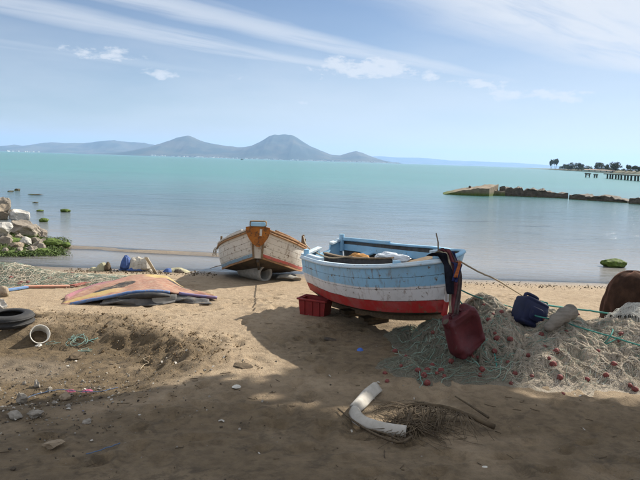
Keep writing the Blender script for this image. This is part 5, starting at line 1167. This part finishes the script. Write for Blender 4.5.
for i, (nm, x, y, w, h, m_, lab, cat, fl) in enumerate([
        ('pink_rag', 70, 391, 12, 5, PINK, 'crumpled pink rag in the mud beside the shadow edge', 'cloth', .6), ('pink_rag', 87, 391, 15, 5, PINK, 'larger pink rag just right of the first pink rag', 'cloth', .6),
        ('white_scrap', 68, 366, 6, 3, MT['white_plastic'], 'small white scrap on wet mud above the pink rags', 'litter', .5), ('white_scrap', 25, 371.5, 7, 3, MT['white_plastic'], 'thin white scrap on wet mud below the white pot', 'litter', .3),
        ('mud_stone', 37, 387, 10, 9, GREYST, 'pale round stone in the mud left of the pink rags', 'stone', .8), ('mud_stone', 21, 403, 14, 8, GREYST, 'pale angular stone at the lower edge of the mud hollow', 'stone', 1.1),
        ('mud_stone', 49, 392, 8, 5, GREYST, 'small pale stone between the round stone and pink rag', 'stone', 1.), ('mud_stone', 65, 399, 17, 7, CARD, 'flat tan stone under the pink rags', 'stone', .9),
        ('mud_stone', 15, 417, 20, 8, GREYST, 'long grey stone in shade at the hollow edge', 'stone', .9), ('mud_stone', 36, 417, 18, 8, GREYST, 'rounded grey stone next to the long grey one', 'stone', 1.),
        ('mud_stone', 54, 446, 22, 9, CARD, 'broad brown stone in the shaded corner', 'stone', .6), ('driftwood_piece', 77, 358, 20, 6, MT['dry_leaf'], 'short rotten branch piece beside the teal rope tangle', 'driftwood', .8),
        ('white_scrap', 126, 434, 6, 3, MT['white_plastic'], 'white scrap in shade below the crumbling bank', 'litter', .6), ('white_scrap', 237, 386, 10, 5, MT['white_plastic'], 'white plastic scrap in the middle of the sand', 'litter', .5),
        ('white_scrap', 259, 418, 6, 4, MT['white_plastic'], 'small white scrap in the shaded middle sand', 'litter', .5), ('white_scrap', 485, 467, 9, 6, MT['white_plastic'], 'white paper scrap below the palm frond', 'litter', .3),
        ('blue_scrap', 360, 350.5, 8, 7, LBLUE, 'bright blue plastic scrap in the shade of the blue boat', 'litter', .8), ('blue_scrap', 104, 467, 6, 3, LBLUE, 'tiny blue scrap in the shaded foreground', 'litter', .4),
        ('blue_scrap', 83, 411, 5, 3, LBLUE, 'pale blue scrap below the pink rags', 'litter', .4), ('card_scrap', 104, 441, 7, 3, CARD, 'small card scrap in the shaded foreground mud', 'litter', .4),
        ('white_scrap', 39, 345, 8, 4, MT['white_plastic'], 'white scrap under the rim of the white pot', 'litter', .5), ('bark_piece', 243, 366, 26, 5, MT['dry_leaf'], 'dark bark pieces on sunlit sand in the middle', 'driftwood', .4),
        ('weed_lump', 330, 340, 14, 4, MT['hull_dark'], 'dark weed lump in the shade under the blue boat', 'weed', .6), ('mud_stone', 86, 423, 12, 6, GREYST, 'pale flat stone on the shaded mud below pale blue scrap', 'stone', .7)]):
    scrap(nm, x, y, w, h, m_, lab, cat, 300 + i, fl, i * .7)
def tangle(px, row, r, n, mat, label, seed):
    rg = np.random.default_rng(seed); c = G(px, row); P = []
    for i in range(n): a = i * 1.1 + rg.normal(0, .4); q = r * rg.uniform(.3, 1.2); x, y = c[0] + q * 1.5 * math.cos(a), c[1] + q * math.sin(a); P.append([x, y, gz(x, y) + .02 + .06 * rg.random()])
    o = mesh('rope_tangle', *tube(path(P, n * 8), .0045, 5), mat, smooth=True); tag(o, label, 'rope')
TEAL = plain('pale teal twine', (.17, .30, .27), (.24, .33, .28), 30, .9, .3, .004, .1)
tangle(79, 344, .14, 22, TEAL, 'pale teal rope tangle on mud below the painted sheet', 1); tangle(85, 353, .09, 12, TEAL, 'small teal rope tangle just below the larger one', 2); tangle(72, 340, .08, 8, TEAL, 'thin teal cord end left of the teal tangle', 3); tangle(53, 347, .07, 8, TEAL, 'little green cord knot right of the white pot', 4)
rope('teal_rope', [G(86, 343, .02), G(92, 341, .02), G(98, 339, .02)], .010, TEAL, 'teal cord tail trailing right of the tangle', 16)
rope('blue_rope', [G(22, 401, .012), G(40, 394, .012), G(60, 392, .012), G(95, 393, .01), G(118, 388, .01)], .0045, MT['rope_blue'], 'blue cord running behind the pink rags', 40)
rope('blue_rope', [G(86, 456, .02), G(100, 453, .02), G(112, 449, .02), G(120, 445, .02)], .005, MT['rope_blue'], 'blue cord on shaded mud near the bottom', 24)
rope('white_rope', [G(140, 371, .02), G(144, 366, .02), G(148, 364, .02), G(143, 361, .02), G(150, 357, .02)], .006, MT['rope_tan'], 'pale looped cord on the crumbling bank', 24)
def clods(name, n, seed, pick, size, mat, label):
    rg = np.random.default_rng(seed); base = [rock_v(900 + q, (1, 1, .75), 1, .6, .6) for q in range(8)]; V = []; Fs = []; o = 0; c = 0
    while c < n:
        x, y = pick(rg)
        s = size * rg.lognormal(0, .45); v, f = base[rg.integers(8)]; v = (v * s) @ rotm(*rg.uniform(0, 6, 3)).T + [x, y, gz(x, y) + s * .25]; V.append(v); Fs.append(np.array(f) + o); o += len(v); c += 1
    tag(mesh(name, np.concatenate(V), np.concatenate(Fs), mat), label, 'debris', kind='stuff')
CLOD = plain('mud clod', (.20, .145, .085), (.13, .09, .052), 9, .95, .4, .01, .1)
def pick_crumble(rg):
    i = rg.integers(len(CRUMBLE) - 1); t = rg.random(); a, b = np.array(CRUMBLE[i]), np.array(CRUMBLE[i + 1]); return a + (b - a) * t + rg.normal(0, .42, 2)
clods('mud_clods', 2200, 1, pick_crumble, .0095, CLOD, 'crumbled clods of mud along the broken sand edge')
clods('pebbles', 700, 2, lambda rg: (rg.uniform(-5.5, 5), rg.uniform(5.2, 12)),   .0055, GREYST, 'small pebbles and shell bits scattered over the sand')
clods('dark_bits', 800, 3, lambda rg: (rg.normal(-3.4, 1.3), rg.normal(7.6, 1.2)), .009, MT['hull_dark'], 'dark bits of rotten weed and charcoal in the mud hollow')
def paper_bits():
    rg = np.random.default_rng(77); V, Fs, o = [], [], 0
    for _ in range(70):
        x, y = (rg.normal(-3.5, 1.0), rg.normal(7.4, 1.0)) if rg.random() < .75 else (rg.uniform(-4, 4), rg.uniform(5.4, 10)); z = gz(x, y) + .012; a = rg.uniform(0, 6.3); L_, w_ = rg.uniform(.012, .035), rg.uniform(.006, .018); d = np.array([math.cos(a), math.sin(a), rg.uniform(-.2, .35)]); e = np.array([-math.sin(a), math.cos(a), rg.uniform(-.2, .3)]); c = np.array([x, y, z])
        V.append(np.array([c - d * L_ - e * w_, c - e * w_ * 1.1 + [0, 0, .012], c + d * L_ - e * w_ * .7, c + d * L_ * .9 + e * w_, c + e * w_ * .8 + [0, 0, .014], c - d * L_ + e * w_ * 1.2])); Fs += [(o, o + 1, o + 4, o + 5), (o + 1, o + 2, o + 3, o + 4)]; o += 6
    tag(mesh('paper_bits', np.concatenate(V), Fs, MT['foam']), 'torn pale scraps of plastic and paper strewn in the mud hollow', 'litter', kind='stuff')
paper_bits()
clods('hollow_litter', 520, 5, lambda rg: (rg.normal(-3.7, 1.1), rg.normal(7.5, .9)), .013, GREYST, 'pale broken bits of litter and stone in the mud hollow')
def twigs():
    rg = np.random.default_rng(31); P = []
    for _ in range(420):
        x, y = (rg.uniform(-5.5, 5.5), rg.uniform(5.2, 13.5)) if rg.random() < .6 else (rg.normal(-3.4, 1.2), rg.normal(7.8, 1.0)); a = rg.uniform(0, 6.3); L_ = rg.lognormal(-2.6, .5); b = rg.normal(0, .5)
        pts = []
        for q in range(5):
            t = q / 4 - .5; xx, yy = x + L_ * t * math.cos(a + b * t), y + L_ * t * math.sin(a + b * t); pts.append([xx, yy])
        P.append(pts)
    P = np.array(P); Z = terrain(P[:, :, 0], P[:, :, 1]) + .008; v, f = tubes(np.concatenate([P, Z[:, :, None]], 2), .0042, 4)
    tag(mesh('twigs', v, f, MT['dry_leaf']), 'dry twigs and weed stems strewn over the sand', 'debris', kind='stuff')
twigs()
clods('weed_line', 700, 4, lambda rg: (rg.uniform(1.5, 11), 17.6 + rg.normal(0, .28) + .2 * math.sin(rg.uniform(0, 6))), .013, MT['dry_leaf'], 'dry weed washed up along the waterline')
clods('weed_wrack', 450, 6, lambda rg: (rg.uniform(-7.5, -3), 18.0 + rg.normal(0, .3)), .016, MT['dry_leaf'], 'thin line of dry weed by the small pool')

# ---------------------------------------------------------------- the trees behind the right edge that shade the foreground
def shade_tree(x, y, crown, n, seed, label, leaf=.17):
    g = gz(x, y); root = empty('shade_tree', (x, y, g)); tag(root, label, 'tree', 'trees beside the beach'); rg = np.random.default_rng(seed); c = np.array([x, y, g])
    cm = np.mean([b[:3] for b in crown], 0)
    MB().add(*tube(path([c + [0, 0, -.2], c + [.1, .05, 1.6], c * [1, 1, 0] + [0, 0, 3.4] + (cm - c) * [.05, .05, 0], c * [1, 1, 0] + [0, 0, 6.2] + (cm - c) * [.15, .15, 0]], 14), np.linspace(.24, .12, 14), 10)).build('trunk', BARK, root, True)
    s = c * [1, 1, 0] + np.array([0, 0, 5.6]) + (cm - c) * [.12, .12, 0]
    for b in crown:
        e = np.array(b[:3]); MB().add(*tube(path([s, s * .65 + e * [.35, .35, 0] + [0, 0, .35 * e[2] + 1.1], e], 8), np.linspace(.10, .03, 8), 7)).build('limb', BARK, root, True)
    v, f = leaf_cloud(crown, n, leaf, seed); mesh('crown', v, f, LEAF_B, root)
def shade_pt(X, Y, h): z0 = 0.05; q = h - z0; return (X + 1.02 * q, Y + .86 * q, h)
SH = [(3.9, 5.4, 7.4, 1.5), (2.4, 6.0, 7.4, 1.3), (3.2, 6.9, 8.0, .8), (1.2, 5.3, 7.6, 1.2), (1.3, 8.75, 8.9, .7), (2.1, 8.5, 8.8, .7), (.75, 8.45, 8.9, .45), (.2, 7.9, 8.7, .6), (1.0, 8.0, 8.8, .6), (-.2, 8.3, 8.8, .35), (-.45, 8.0, 8.8, .3), (1.9, 7.4, 8.4, .7), (-1.3, 7.6, 8.0, .5), (4.6, 6.9, 8.0, .9), (.4, 5.2, 7.8, 1.3), (-.9, 5.9, 8.0, 1.2), (-2.0, 5.6, 8.2, 1.4), (-2.2, 6.9, 8.2, .8), (-3.6, 5.6, 8.4, 1.3), (-5.0, 5.8, 8.6, 1.2), (-3.0, 7.6, 8.3, .55), (1.5, 4.6, 7.4, 1.2), (-1.0, 4.4, 8, 1.3), (-4, 4.4, 8.4, 1.3)]  # some clumps are added to lengthen and fill out the boat's shadow
blobs = [shade_pt(a, b, h) + (r * 1.05, r * 1.0, r * .62) for a, b, h, r in SH]
groups = {0: [], 1: [], 2: []}
for b, (a, _, _, _) in zip(blobs, SH): groups[0 if a < -1.2 else 1 if a < 1.6 else 2].append(b)
shade_tree(11.6, 15.2, groups[0], 13000, 1, 'leafy tree nearest the beach boats, standing past the picture edge')
shade_tree(12.2, 12.8, groups[1], 13000, 2, 'leafy tree in the middle of the row past the picture edge')
shade_tree(14.6, 12.0, groups[2], 13000, 3, 'leafy tree farthest inland in the row past the picture edge')

# ---------------------------------------------------------------- haze over the gulf
def haze():
    a, z0, z1 = 41500., -8., 900.
    V = [(x, y, z) for z in (z0, z1) for x, y in ((-a, -a), (a, -a), (a, a), (-a, a))]
    m = bpy.data.materials.new('sea haze'); m.use_nodes = True; nt = m.node_tree; nt.nodes.clear(); o = nt.nodes.new('ShaderNodeOutputMaterial'); v = nt.nodes.new('ShaderNodeVolumePrincipled')
    v.inputs['Color'].default_value = (.42, .63, 1.0, 1); v.inputs['Density'].default_value = HAZE; v.inputs['Anisotropy'].default_value = .2; nt.links.new(v.outputs[0], o.inputs['Volume'])
    ob = mesh('haze', V, [(3, 2, 1, 0), (4, 5, 6, 7), (0, 1, 5, 4), (1, 2, 6, 5), (2, 3, 7, 6), (3, 0, 4, 7)], m, origin=(0, 0, 0)); tag(ob, kind='stuff')
HAZE = 3.6e-5
haze()
